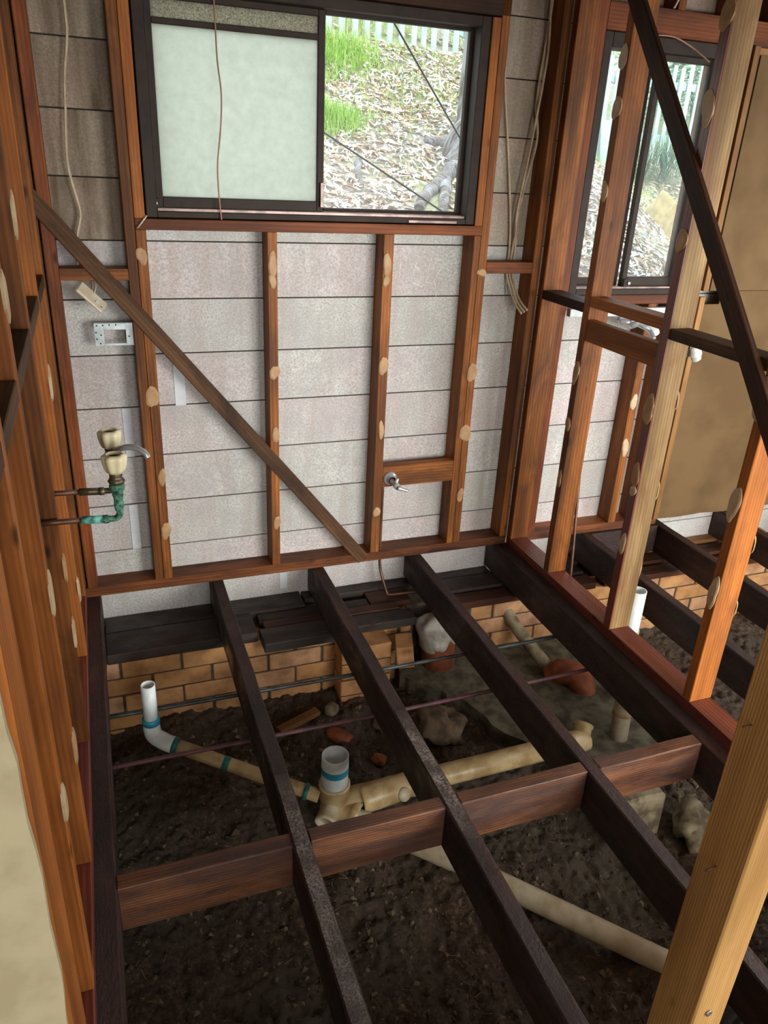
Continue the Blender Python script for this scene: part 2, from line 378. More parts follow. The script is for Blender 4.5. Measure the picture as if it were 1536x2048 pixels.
shell('wall_hall_left', -.30, -.22, -5.52, -2.28, -.85, 2.62, M_['shell'], 'plastered wall on the left of the hall behind the doorway', 'wall')

# ------------------------------------------------------------------ back wall
wb = empty('wall_back', (.95, .05, 0), 'open timber stud wall with bare weatherboards and a window behind the floor joists', 'wall', kind='structure')
def blob(parent, p, nrm, w_, h_, mat=None, up_=(0, 0, 1)):
    """dried dab of wall adhesive on a stud face"""
    nz = Vector(nrm); uz = Vector(up_); ux = uz.cross(nz).normalized(); n = 30; vs, fs = [], []
    ph = random.random()*9
    for ring, (k, hgt) in enumerate(((1.0, -.002), (.97, .003), (.7, .0055))):
        for i in range(n):
            a = 2*math.pi*i/n
            q = k*(1+.13*math.sin(2*a+ph)+.06*math.sin(3*a+ph*2)+.03*math.sin(7*a+ph))
            vs.append(Vector(p)+ux*(math.cos(a)*q*w_/2)+uz*(math.sin(a)*q*h_/2)+nz*hgt)
    for r_ in range(2):
        for i in range(n):
            j = (i+1) % n; fs.append((r_*n+i, r_*n+j, (r_+1)*n+j, (r_+1)*n+i))
    fs.append(tuple(2*n+i for i in range(n)))
    me = bpy.data.meshes.new('m'); me.from_pydata([tuple(v) for v in vs], [], fs); me.update()
    return obj('adhesive_patch', me, mat or M_['glue'], parent)
D = .095   # stud depth
def bstud(x0, x1, z0, z1, mat='stud', nm='stud', y0=0):
    return tb(nm, wb, x0, x1, y0, D, z0, z1, M_[mat])
tb('bottom_plate', wb, -.02, 1.893, 0, D, 0, .042, M_['plate'])
tb('bottom_plate', wb, 1.99, 2.77, 0, D, 0, .042, M_['plate'])
bstud(.018, .056, .042, 2.5, 'stud_red'); bstud(-.06, .012, .042, 2.5, 'stud', 'stud', .012)
a1 = bstud(.277, .310, .042, 2.5, 'stud'); a2 = bstud(.3115, .346, .042, 1.392, 'stud'); a3 = bstud(.3115, .346, 1.428, 2.12, 'stud_orange')
b1 = bstud(.761, .796, .042, 1.392, 'stud'); c1 = bstud(1.206, 1.246, .042, 1.392, 'stud')
d1 = bstud(1.580, 1.610, .042, 1.392, 'stud'); d2 = bstud(1.611, 1.645, .042, 2.5, 'stud'); d3 = bstud(1.577, 1.610, 1.428, 2.12, 'stud_orange')
e1 = bstud(1.857, 1.893, .042, 2.5, 'stud')
f1 = bstud(1.992, 2.046, .042, 2.5, 'stud_red'); g1 = bstud(2.470, 2.512, .042, 1.12, 'stud'); bstud(2.60, 2.64, .042, 2.5, 'stud'); bstud(2.70, 2.74, .042, 2.5, 'plate')
tb('sill_plate', wb, .311, 1.612, 0, D, 1.392, 1.428, M_['stud_red'])
tb('lintel', wb, .311, 1.645, 0, D, 2.125, 2.30, M_['brace_dark']); tb('top_plate', wb, -.06, 3.6, 0, D, 2.5, 2.58, M_['plate_red'])
tb('sill_plate', wb, 2.046, 2.60, 0, D, 1.12, 1.16, M_['stud_red']); tb('lintel', wb, 2.046, 3.6, 0, D, 2.125, 2.215, M_['stud_red'])
for x in (.76, 1.2): tb('stud', wb, x, x+.036, 0, D, 2.30, 2.5, M_['stud_red'])
for x in (2.35, 2.8, 3.25): tb('stud', wb, x, x+.036, 0, D, 2.215, 2.5, M_['stud_red'])
tb('noggin', wb, .056, .277, .0, .07, 1.226, 1.266, M_['stud']); tb('noggin', wb, 1.645, 1.857, 0, .07, 1.250, 1.294, M_['stud_red'])
tb('noggin', wb, 1.246, 1.580, .0, .045, .357, .452, M_['stud'])
timber('brace', wb, (-.02, .006, 1.505), (1.175, .006, .014), .055, .02, M_['brace'], (1, 0, 1), .003)
for st, L in ((a2, [(.325, 1.307, .036, .06), (.322, .812, .045, .09), (.334, .49, .032, .07), (.333, .259, .036, .08)]),
              (b1, [(.778, 1.28, .036, .085), (.777, 1.222, .028, .05), (.781, .883, .04, .055), (.782, .63, .034, .058), (.783, .243, .03, .062)]),
              (c1, [(1.222, 1.281, .036, .08), (1.220, 1.222, .026, .045), (1.226, .891, .038, .08), (1.229, .619, .026, .078), (1.226, .242, .032, .05)]),
              (d2, [(1.626, .847, .042, .09), (1.622, .578, .05, .085), (1.626, .282, .034, .062), (1.626, 1.254, .04, .032)]),
              (g1, [(2.488, .669, .04, .07), (2.488, .442, .038, .09)])):
    for (x, z, w_, h_) in L: blob(st, (x, 0, z), (0, -1, 0), w_, h_, M_['glue_pale'] if st is g1 else None)
# weatherboards: 200 mm exposure, split around the windows
rows = [-.215, -.052] + [.147+.2*i for i in range(13)]
WX0, WX1, WZ0, WZ1 = .35, 1.575, 1.432, 2.125
VX0, VX1, VZ0, VZ1 = 2.05, 2.62, 1.158, 2.125
for i in range(len(rows)-1):
    z0, z1 = rows[i], rows[i+1]
    segs = [(-1.9, 4.4)]
    for (x0, x1, a0, a1) in ((WX0, WX1, WZ0, WZ1), (VX0, VX1, VZ0, VZ1)):
        if z0 < a1-.02 and z1 > a0+.02:
            new = []
            for (p, q) in segs:
                if p < x0 < q: new += [(p, x0), (x1, q)]
                else: new.append((p, q))
            segs = new
    for (p, q) in segs:
        stn = z0 > 1.3 and q <= .4
        # lapped: bottom edge leans out, top tucks under the board above
        zt = z1-.0022
        tb('weatherboard', wb, p, q, D+.001, D+.009+.002*(i % 2), z0+.0022, zt, M_['board_st'] if stn else (M_['board_md'] if z0 > 1.3 else M_['board']), .001)
for (x0, x1, a0, a1) in ((WX0, WX1, WZ0, WZ1), (VX0, VX1, VZ0, VZ1)):       # notched boards below and above the windows
    for z0, z1 in zip(rows, rows[1:]):
        if z0 < a1-.02 and z1 > a0+.02:
            if z0 < a0-.01: tb('weatherboard', wb, x0, x1, D+.001, D+.009, z0+.0022, a0, M_['board'], .001)
            if z1 > a1+.01: tb('weatherboard', wb, x0, x1, D+.001, D+.009, a1, z1-.0022, M_['board'], .001)
# dark building paper gap seen in the joints
tb('board_backing', wb, -1.9, .35, D+.012, D+.016, -.14, 2.6, M_['dark'], 0); tb('board_backing', wb, .35, 1.575, D+.012, D+.016, -.14, 1.43, M_['dark'], 0)
tb('board_backing', wb, 1.575, 2.05, D+.012, D+.016, -.14, 2.6, M_['dark'], 0); tb('board_backing', wb, 2.05, 2.62, D+.012, D+.016, -.14, 1.15, M_['dark'], 0)
tb('board_backing', wb, 2.62, 4.4, D+.012, D+.016, -.14, 2.6, M_['dark'], 0); tb('board_backing', wb, .35, 1.575, D+.012, D+.016, 2.13, 2.6, M_['dark'], 0)
tb('board_backing', wb, 2.05, 2.62, D+.012, D+.016, 2.13, 2.6, M_['dark'], 0)
for (x0, x1, z0, z1) in ((.213, .246, .548, .744), (.203, .237, .147, .345), (.412, .452, .744, .925), (.814, .847, -.138, -.054)):
    tb('joint_strip', wb, x0, x1, D-.002, D+.001, z0, z1, M_['sealant'], .0005)
# hardboard lining on the next room's wall
bm = bmesh.new(); f = bm.faces.new([bm.verts.new((x, -.004, z)) for x, z in [(2.765, .032), (2.9, .028), (3.05, .034), (3.2, .026), (3.4, .032), (4.3, .03), (4.3, 1.1735), (2.86, 1.1735), (2.86, 1.115), (2.765, 1.115)]])
for g in bmesh.ops.extrude_face_region(bm, geom=[f])['geom']:
    if isinstance(g, bmesh.types.BMVert): g.co.y += .008
bmesh.ops.recalc_face_normals(bm, faces=bm.faces); obj('lining_sheet', bm_mesh(bm), M_['lining'], wb)
tb('lining_sheet', wb, 2.79, 4.3, -.004, .004, 1.175, 2.12, M_['lining'], .001)
tb('batten', wb, 2.735, 2.765, -.016, .004, .035, 1.15, M_['batten']); tb('batten', wb, 2.742, 2.772, -.016, .004, 1.175, 2.13, M_['batten']); tb('batten', wb, 2.772, 3.6, -.012, .004, 2.10, 2.125, M_['batten'])
# chalk scratches on a board: a figure 2 and measuring marks
def scratch(pts): tube('chalk_mark', wb, pts, .0011, M_['scratch'], 5, 6)
def sc(u, v): return (1.235 + u*.345/1380, D+.0012, 1.336-(v-160)*.2/990)
for L in ([(90, 410), (150, 395), (180, 420), (150, 540), (115, 660), (200, 690)], [(320, 440), (310, 600), (305, 740)], [(475, 460), (560, 490), (640, 580)], [(590, 440), (570, 540), (548, 660)],
          [(850, 330), (820, 470), (805, 620)], [(930, 400), (1010, 385), (1065, 440), (1020, 560), (960, 660), (955, 720), (1070, 750)], [(365, 800), (380, 880), (405, 980)],
          [(530, 820), (630, 860), (710, 920)], [(685, 750), (640, 860), (600, 980)], [(830, 690), (770, 760), (790, 820), (890, 840)], [(925, 760), (945, 900), (975, 1110)]):
    scratch([sc(*p) for p in L])

# ------------------------------------------------------------------ windows
def window(name, loc, label): return empty(name, loc, label, 'window', kind='structure')
w1 = window('window_1', (.96, .05, 1.43), 'brown aluminium sliding window with one frosted sash and one clear pane')
A = M_['alu']
tb('frame_jamb', w1, .352, .388, .004, .10, 1.432, 2.12, A); tb('frame_jamb', w1, 1.538, 1.574, .004, .10, 1.432, 2.12, A)
tb('frame_head', w1, .388, 1.538, .004, .10, 2.088, 2.12, A); tb('frame_sill', w1, .388, 1.538, .004, .10, 1.432, 1.452, A)
tb('track', w1, .39, 1.536, .012, .018, 1.452, 1.462, M_['alu_lt'], .001); tb('track', w1, .39, 1.536, .034, .038, 1.452, 1.464, M_['alu_lt'], .001)
sh = tb('sash', w1, .389, .412, .030, .056, 1.462, 2.086, A)
tb('stile', sh, .950, .974, .030, .056, 1.462, 2.086, A); tb('rail', sh, .412, .950, .030, .056, 1.462, 1.497, A)
tb('rail', sh, .412, .950, .030, .056, 2.066, 2.086, A); tb('rail', sh, .412, .950, .030, .056, 1.998, 2.016, A)
tb('pane', sh, .410, .952, .041, .045, 1.495, 2.0, M_['frost'], 0); tb('pane', sh, .410, .952, .041, .045, 2.014, 2.068, M_['mesh'], 0)
tb('pull_handle', sh, .960, .972, .016, .030, 1.478, 1.56, M_['alu_lt'], .001)
lk = tb('latch', sh, .372, .398, .012, .030, 1.462, 1.492, A); lathe('lock_cylinder', sh, [(0, 0), (.0065, 0), (.0075, .004), (.004, .005), (.0035, .003), (0, .003)], (.384, .0115, 1.476), (0, -1, 0), M_['screw'], 14)
tb('latch_bar', sh, .378, .384, .016, .026, 1.49, 1.545, A, .001)
sh = tb('sash', w1, .974, .984, .062, .086, 1.458, 2.086, A); tb('stile', sh, 1.522, 1.540, .062, .086, 1.458, 2.086, A)
tb('rail', sh, .984, 1.522, .062, .086, 1.452, 1.474, A); tb('rail', sh, .984, 1.522, .062, .086, 2.078, 2.09, A)
tb('pane', sh, .982, 1.524, .072, .076, 1.472, 2.08, M_['glass'], 0)
tb('weather_bar', w1, 1.30, 1.50, .0, .02, 1.434, 1.444, M_['alu_lt'], .001)
w2 = window('window_2', (2.33, .05, 1.16), 'tall dusty sliding window of the next room seen between the bare studs')
tb('frame_jamb', w2, 2.048, 2.085, .004, .10, 1.160, 2.122, A); tb('frame_jamb', w2, 2.60, 2.622, .004, .10, 1.160, 2.122, A)
tb('frame_head', w2, 2.085, 2.60, .004, .10, 2.072, 2.122, A); tb('frame_sill', w2, 2.085, 2.60, .004, .10, 1.160, 1.185, A)
tb('track', w2, 2.085, 2.60, .010, .016, 1.185, 1.194, M_['alu_lt'], .001)
sh = tb('sash', w2, 2.327, 2.352, .030, .056, 1.190, 2.072, A); tb('stile', sh, 2.580, 2.602, .030, .056, 1.190, 2.072, A)
tb('rail', sh, 2.352, 2.58, .030, .056, 1.190, 1.232, A); tb('rail', sh, 2.352, 2.58, .030, .056, 2.05, 2.072, A)
tb('pane', sh, 2.350, 2.582, .041, .045, 1.23, 2.052, M_['glass_dusty'], 0); tb('latch', sh, 2.325, 2.36, .010, .030, 1.192, 1.225, A)
lathe('lock_cylinder', sh, [(0, 0), (.007, 0), (.008, .004), (.004, .005), (0, .003)], (2.35, .0095, 1.208), (0, -1, 0), M_['screw'], 14)
sh = tb('sash', w2, 2.312, 2.327, .062, .086, 1.190, 2.072, A); tb('stile', sh, 2.085, 2.094, .062, .086, 1.19, 2.072, A)
tb('rail', sh, 2.094, 2.312, .062, .086, 1.190, 1.225, A); tb('pane', sh, 2.092, 2.314, .072, .076, 1.223, 2.073, M_['glass_dusty'], 0)

# ------------------------------------------------------------------ right wall
wr = empty('wall_right', (1.94, -1.0, 0), 'open timber stud wall dividing the room from the next, with a dark diagonal brace', 'wall', kind='structure')
XR0, XR1 = 1.895, 1.985
tb('bottom_plate', wr, XR0, XR1, -2.17, -.001, 0, .042, M_['plate_red'])
def rstud(yc, mat, z1=2.5, x0=XR0, x1=XR1): return tb('stud', wr, x0, x1, yc, yc+.038, .042, z1, M_[mat])
rstud(-.040, 'stud'); r1 = rstud(-.378, 'stud'); r2 = rstud(-.836, 'stud_pale'); r3 = rstud(-1.29, 'stud_orange')
tb('top_plate', wr, XR0, XR1, -2.17, 0, 2.5, 2.58, M_['plate_red'])
# R2 carries a red-stained facing on its narrow edge
tb('edge_strip', r2, XR0-.004, XR0+.001, -.836, -.798, .042, 2.5, M_['plate_red'], .0005)
tb('noggin', wr, XR0, XR1, -.340, -.040, 1.155, 1.19, M_['brace_dark']); tb('noggin', wr, XR0, XR1-.02, -.798, -.378+.0, 1.182, 1.220, M_['stud_orange'])
tb('noggin', wr, XR0+.003, XR0+.038, -.798, -.378, 1.055, 1.135, M_['stud_orange']); tb('noggin', wr, XR0, XR1-.01, -1.252, -.836, 1.160, 1.195, M_['brace'])
timber('brace', wr, (1.884, -.16, 2.43), (1.884, -2.02, .18), .062, .02, M_['brace_dark'], (0, 1, -.8), .003)
for st, L in ((r1, [(-.359, .928, .034, .10), (-.359, .718, .032, .06), (-.359, .479, .032, .07), (-.352, 1.993, .05, .07), (-.359, 1.843, .045, .08), (-.362, 1.582, .035, .07)]),
              (r2, [(-.815, .918, .05, .10), (-.816, .677, .042, .085), (-.818, .618, .03, .045), (-.818, .406, .036, .08), (-.812, 1.827, .05, .10), (-.812, 1.461, .045, .08), (-.815, 2.06, .05, .09)]),
              (r3, [(-1.262, 1.081, .055, .12), (-1.262, .760, .042, .12), (-1.270, .457, .04, .11)])):
    for (y, z, w_, h_) in L: blob(st, (XR0-(.004 if st is r2 else 0), y, z), (-1, 0, 0), w_, h_, random.choice([M_['glue'], M_['glue_pale']]))
for st, y, zs in ((r2, -.817, (.62, .30, .95)), (r3, -1.271, (.38, .62, .95))):
    for z in zs: blob(st, (XR1, y, z), (1, 0, 0), .042, .10, M_['glue'])

# ------------------------------------------------------------------ left wall
wl = empty('wall_left', (-.035, -1.0, 0), 'open timber stud wall seen edge on beside the doorway', 'wall', kind='structure')
XL0, XL1 = -.078, .010
tb('bottom_plate', wl, XL0, XL1, -2.17, -.001, 0, .042, M_['plate_red'], .003, .002, 20)
ls = {}
for yc, mt in ((-.060, 'stud'), (-.470, 'stud_orange'), (-.918, 'stud'), (-1.366, 'stud_orange'), (-1.70, 'stud_orange')):
    ls[yc] = tb('stud', wl, XL0, XL1, yc, yc+.038, .042, 2.5, M_[mt])
tb('top_plate', wl, XL0, XL1, -2.17, 0, 2.5, 2.58, M_['plate_red'])
for (y0, y1, z) in ((-.432, -.06, 1.215), (-.880, -.470, 1.215), (-1.328, -.918, 1.215), (-1.66, -1.366, 1.215), (-2.1, -1.70, 1.215)): tb('noggin', wl, XL0, XL1, y0, y1, z, z+.04, M_['brace'])
tb('lining_sheet', wl, XL0-.01, XL0-.002, -2.1, -.06, .05, 2.45, M_['lining'], .001)
for yc, zs in ((-.470, (.30, 1.0)), (-.918, (.42, .62, 1.5)), (-1.366, (.40, .80, 1.40)), (-1.70, (.55,))):
    for z in zs: blob(ls[yc], (XL1, yc+.014, z), (1, 0, 0), .04, .10, random.choice([M_['glue'], M_['glue_pale']]))

# ------------------------------------------------------------------ front wall with the doorway the photo is taken through
wf = empty('wall_front', (.0, -2.22, 0), 'edge of the plastered front wall and the timber posts of the doorway', 'wall', kind='structure')
ps = tb('jamb_post', wf, 1.02, 1.094, -2.263, -2.173, -.16, 2.5, M_['post_pale'], .003)
tube('nail', ps, [(1.022, -2.215, .62), (1.001, -2.212, .612)], .0016, M_['nail'], 6); lathe('screw_head', ps, [(0, 0), (.006, 0), (.007, .003), (.003, .003), (0, .001)], (1.05, -2.263, .30), (0, -1, 0), M_['screw'], 12)
tube('nail', ps, [(1.022, -2.2, .9), (1.006, -2.196, .897)], .0016, M_['nail'], 6)
tb('jamb_post', wf, -.03, .054, -2.263, -2.173, 0, 2.5, M_['stud_orange'], .003)
bm = bmesh.new()   # plasterboard, broken edge beside the doorway
ys = (-2.274, -2.264); zz = [i*.035 for i in range(72)]; edge = [.052+.006*noise.noise((z*9, 1.5, 0))+.003*noise.noise((z*31, 4, 0)) for z in zz]
vv = [[[bm.verts.new((x, y, z)) for x in (-1.9, e)] for y in ys] for z, e in zip(zz, edge)]
for i in range(len(zz)-1):
    for j in range(2): bm.faces.new((vv[i][j][0], vv[i][j][1], vv[i+1][j][1], vv[i+1][j][0]))
    bm.faces.new((vv[i][0][1], vv[i][1][1], vv[i+1][1][1], vv[i+1][0][1]))
obj('plasterboard', bm_mesh(bm), plain('plasterboard_beige', (188, 177, 145), .85, mott=(172, 160, 128)), wf)
tb('head_lining_light_block', wf, -1.9, 1.1, -2.264, -2.174, 2.3, 2.62, M_['shell'], 0); tb('head_lining_light_block', wf, 1.1, 4.4, -2.264, -2.174, 1.72, 2.62, M_['shell'], 0)  # right-hand panel is unseen, added low to shade the upper back wall
hf = empty('floor_hall', (1.0, -3.6, -.02), 'floorboards of the hall behind the doorway', 'floor', kind='structure')
for i in range(20): tb('floorboard', hf, -1.9, 4.4, -5.52+.16*i, -5.52+.16*i+.157, -.02, 0, M_['plank_red'], .001)

# ------------------------------------------------------------------ floor frame
fl = empty('floor', (.95, -1.0, -.16), 'floor frame of dark wet joists and blocking with the boards taken up', 'floor', kind='structure')
JZ = -.155
def joist(x0, x1, y0=-2.6, y1=.09): return tb('joist', fl, x0, x1, y0, y1, JZ, 0, M_['joist'], .004, .003, 40)
joist(.004, .061); j1 = joist(.502, .550); j2 = joist(.942, .990); joist(1.412, 1.456); joist(1.842, 1.905)
joist(2.322, 2.370); joist(2.775, 2.823); joist(3.235, 3.285); joist(3.70, 3.75); joist(-.46, -.41)
for (x0, x1, m) in ((.061, .502, 'block'), (.550, .942, 'block'), (.990, 1.412, 'block'), (1.456, 1.842, 'block')):
    tb('blocking', fl, x0, x1, -1.43, -1.383, -.148, -.001, M_[m], .003, .002, 16)
tb('blocking', fl, 1.905, 2.322, -1.50, -1.453, -.148, -.001, M_['joist'], .003, .002, 16)
for (x0, x1) in ((2.370, 2.775),): tb('blocking', fl, x0, x1, -.02, .03, -.148, -.001, M_['joist'], .003)

def sheen_mat():  # silvery sheen of the joist tops, painted in as grey speckle
    m, nt, b, out = newmat('painted_sheen'); v = coords(nt, (1, 1, 1)); n = noise_tex(nt, v, 170, 5, .75)
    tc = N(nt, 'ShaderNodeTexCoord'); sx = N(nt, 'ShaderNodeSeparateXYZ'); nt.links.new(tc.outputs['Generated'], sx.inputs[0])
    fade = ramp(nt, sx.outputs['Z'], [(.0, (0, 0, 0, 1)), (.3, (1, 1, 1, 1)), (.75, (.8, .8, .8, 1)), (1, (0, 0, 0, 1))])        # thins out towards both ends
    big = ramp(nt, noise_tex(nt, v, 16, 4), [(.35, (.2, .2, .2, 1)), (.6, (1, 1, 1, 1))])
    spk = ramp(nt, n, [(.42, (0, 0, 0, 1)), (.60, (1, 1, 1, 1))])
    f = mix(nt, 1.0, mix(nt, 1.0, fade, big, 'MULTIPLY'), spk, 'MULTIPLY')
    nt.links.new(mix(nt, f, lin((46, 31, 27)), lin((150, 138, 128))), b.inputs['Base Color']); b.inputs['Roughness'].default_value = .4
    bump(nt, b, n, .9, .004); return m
rm = sheen_mat()
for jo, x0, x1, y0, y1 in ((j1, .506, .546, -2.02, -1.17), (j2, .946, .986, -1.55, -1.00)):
    tb('painted_sheen', jo, x0, x1, y0, y1, -.001, .0022, rm, .001, .002, 24)  # thin strips that carry the painted sheen
# ------------------------------------------------------------------ footing wall of bricks
ft = empty('wall_footing', (.95, -.1, -.6), 'low orange brick footing wall under the back wall', 'wall', kind='structure')
bmb = box_mesh(.226, .108, .075, .004, .0015); bme = box_mesh(.110, .108, .075, .004, .0015); bms = box_mesh(.055, .108, .075, .004, .0015)
for m_ in (bmb, bme, bms): m_.materials.append(M_['brick'])
def brick(parent, x, y, z, me=bmb, rz=0, rx=0):
    o = bpy.data.objects.new('brick', me)
    m = Matrix.Translation((x+random.uniform(-.002, .002), y+random.uniform(-.003, .003), z)) @ Matrix.Rotation(rz+random.uniform(-.008, .008), 4, 'Z') @ Matrix.Rotation(rx, 4, 'X')
    return link(o, parent, m)
P = .083
for k in range(5):
    zc = -.203-.0375-P*k
    x = -.36 + (.118 if k % 2 else 0)
    while x < 3.7:
        g0, g1 = 1.355, 1.575
        if x+.226 <= g0 or x >= g1 or k == 4: brick(ft, x+.113, -.19+.054, zc)
        else:                                                   # broken bricks either side of the pipe
            for rem, sgn, e_ in ((g0-x, 1, x), (x+.226-g1, -1, x+.226)):
                if rem >= .105: brick(ft, e_+sgn*.055, -.19+.054, zc, bme)
                elif rem >= .05: brick(ft, e_+sgn*.0275, -.19+.054, zc, bms)
        x += .236
for k in range(4):      # attached pier
    zc = -.243-.0375-P*k
    if k % 2 == 0: brick(ft, .99+.113, -.30+.054, zc); 
    else: brick(ft, .99+.055, -.30+.054, zc, bme); brick(ft, .99+.171, -.30+.054, zc, bme)
tb('mortar_core', ft, -1.9, 1.36, -.183, .11, -.85, -.206, M_['mortar'], 0); tb('mortar_core', ft, 1.57, 4.4, -.183, .11, -.85, -.206, M_['mortar'], 0); tb('mortar_core', ft, 1.36, 1.57, -.09, .11, -.85, -.206, M_['mortar'], 0); tb('mortar_core', ft, .995, 1.212, -.293, -.18, -.58, -.246, M_['mortar'], 0)
lb = link(bpy.data.objects.new('loose_brick', bme), None, Matrix.Translation((1.268, -.315, -.285)) @ Matrix.Rotation(1.45, 4, 'Y') @ Matrix.Rotation(.3, 4, 'X'))
tag(lb, 'half brick standing on edge beside the brick pier', 'brick')
# boards lying on the footing
def plank(x0, x1, y0, y1, z0, z1, mat, label): return tag(tb('timber_plank', None, x0, x1, y0, y1, z0, z1, M_[mat], .003, .002, 12), label, 'plank', 'old planks on the footing wall')
plank(.062, .655, -.195, -.035, -.203, -.158, 'plank', 'wide black plank on the brick footing beside the left wall')
plank(.062, .90, -.03, .088, -.195, -.16, 'plank', 'dark plank against the weatherboards beside the left wall')
plank(.665, 1.00, -.285, -.165, -.203, -.160, 'plank', 'short grey plank overhanging the bricks between two joists')
plank(.69, 1.30, -.16, -.105, -.203, -.162, 'plank_red', 'reddish plank behind the short overhanging grey plank')
plank(.68, 1.18, -.10, -.035, -.203, -.170, 'plank', 'narrow dark plank behind the reddish plank')
plank(1.01, 1.345, -.255, -.165, -.203, -.166, 'plank', 'dark plank under the bent copper pipe')
plank(1.19, 1.38, -.10, .02, -.203, -.172, 'plank_red', 'split brown plank behind the bent copper pipe')
plank(.91, 1.85, .025, .088, -.195, -.165, 'plank', 'long black plank against the weatherboards behind the plastered pipe')
plank(1.475, 2.30, -.10, .015, -.203, -.160, 'plank', 'long dark plank passing under the right wall plate')
plank(1.58, 2.31, -.20, -.115, -.203, -.168, 'plank_red', 'brown plank on the bricks passing under the right wall')
plank(1.93, 2.70, .025, .088, -.2, -.162, 'plank', 'black plank against the weatherboards in the next room')
plank(2.36, 3.3, -.09, .0, -.203, -.165, 'plank_red', 'brown plank on the footing of the next room')
plank(2.36, 3.4, -.20, -.115, -.203, -.172, 'plank_red', 'front brown plank on the footing of the next room')
plank(2.75, 3.6, .03, .088, -.198, -.159, 'batten', 'pale plank below the brown hardboard sheet')

# ------------------------------------------------------------------ ground
def gz(x, y):
    z = -.52 + .05*noise.noise((x*2.1, y*2.1, 3)) + .03*noise.noise((x*6, y*6, 9)) + .016*noise.noise((x*19, y*19, 1)) + .015*noise.noise((x*37, y*37, 5)) + .009*noise.noise((x*80, y*80, 7))
    z += .05*math.exp(-((x-.45)**2+(y+.95)**2)/.12)                      # low mound by the drain
    if y > -.25: z += .06*(y+.25)
    return z
nx, ny = 540, 330; X0, X1, Y0, Y1 = -1.2, 4.3, -3.0, .2
vs = [(X0+(X1-X0)*i/nx, Y0+(Y1-Y0)*j/ny, gz(X0+(X1-X0)*i/nx, Y0+(Y1-Y0)*j/ny)) for j in range(ny+1) for i in range(nx+1)]
fs = [(j*(nx+1)+i, j*(nx+1)+i+1, (j+1)*(nx+1)+i+1, (j+1)*(nx+1)+i) for j in range(ny) for i in range(nx)]
me = bpy.data.meshes.new('m'); me.from_pydata(vs, [], fs); me.update()
tag(obj('ground', me, M_['soil'], None, None, True), 'dark damp lumpy soil under the floor joists', 'soil', kind='structure')
ROCKS = [(1.31, -.62, .15), (1.12, -.50, .06), (.93, -.36, .045), (.92, -.50, .075), (1.04, -.66, .04), (.30, -1.02, .08), (.575, -1.12, .03), (.93, -.80, .03), (1.98, -1.36, .125), (1.76, -1.27, .13), (1.268, -.315, .07), (.195, -.60, .035), (.775, -.915, .10)]
SEGS = [((.195, -.60), (.72, -.915), .03), ((.775, -.915), (1.85, -.905), .055), ((.775, -.915), (1.75, -1.98), .045), ((.775, -.915), (.70, -1.02), .05), ((.69, -.41), (.88, -.345), .035), ((1.3, -2.1), (2.1, -1.83), .045)]
SLAB = [(1.25, -.27), (1.29, -.18), (2.33, -.18), (2.53, -.8), (2.1, -1.15), (1.85, -1.11), (1.64, -.95), (1.52, -.75), (1.45, -.51), (1.35, -.40)]
def blocked(x, y, pad):
    if any((x-a)**2+(y-b)**2 < (r_+pad)**2 for a, b, r_ in ROCKS): return True
    for (ax, ay), (bx, by), r_ in SEGS:
        t = max(0, min(1, ((x-ax)*(bx-ax)+(y-ay)*(by-ay))/((bx-ax)**2+(by-ay)**2)))
        if (x-ax-t*(bx-ax))**2+(y-ay-t*(by-ay))**2 < (r_+pad)**2: return True
    ins = False
    for (ax, ay), (bx, by) in zip(SLAB, SLAB[1:]+SLAB[:1]):
        if (ay > y) != (by > y) and x < ax+(y-ay)*(bx-ax)/(by-ay): ins = not ins
    return ins
vs, fs, mi = [], [], []
tetra = [(1, 0, -.3), (-.5, .87, -.3), (-.5, -.87, -.3), (.25, .1, .75), (-.3, -.2, .6), (.1, -.8, .3)]
for i in range(9000):
    x, y = random.uniform(0.0, 2.6), random.uniform(-2.4, -.33); r = .004+.013*random.random()**3; q = len(vs); a = random.random()*6.3
    if blocked(x, y, r*1.3): continue
    z = gz(x, y)
    for t in tetra:
        t = Vector(t)*random.uniform(.7, 1.3); vs.append((x+r*(t.x*math.cos(a)-t.y*math.sin(a)), y+r*(t.x*math.sin(a)+t.y*math.cos(a)), z+r*t.z*.8))
    k = random.choice((0, 0, 0, 1, 2)); 
    for f in ((0, 1, 3), (1, 4, 3), (1, 2, 4), (2, 5, 4), (2, 0, 5), (0, 3, 5), (3, 4, 5), (2, 1, 0)): fs.append(tuple(q+v for v in f)); mi.append(k)
me = bpy.data.meshes.new('m'); me.from_pydata(vs, [], fs); me.update()
for m in (plain('clod', (72, 58, 46), .95), plain('gravel', (104, 92, 76), .9), plain('chip', (128, 112, 90), .9)): me.materials.append(m)
me.polygons.foreach_set('material_index', mi)
tag(obj('gravel', me, None), 'scattered clods and stone chips on the damp soil', 'gravel', kind='stuff')
vs, fs = [], []
for i in range(520):
    x, y = random.uniform(0.05, 2.2), random.uniform(-2.3, -1.0 if random.random() < .8 else -.3); L = random.uniform(.008, .035); a = random.random()*6.3; q = len(vs); z = gz(x, y)+.004
    if blocked(x, y, L): continue
    dx, dy = L*math.cos(a), L*math.sin(a); nx_, ny_ = -math.sin(a)*.0012, math.cos(a)*.0012; u = random.uniform(-.006, .012)
    vs += [(x-nx_, y-ny_, z), (x+nx_, y+ny_, z), (x+dx+nx_, y+dy+ny_, z+u), (x+dx-nx_, y+dy-ny_, z+u), (x+dx*.5, y+dy*.5, z+u*.5+.002)]
    fs += [(q, q+1, q+4), (q+1, q+2, q+4), (q+2, q+3, q+4), (q+3, q, q+4)]
me = bpy.data.meshes.new('m'); me.from_pydata(vs, [], fs); me.update()
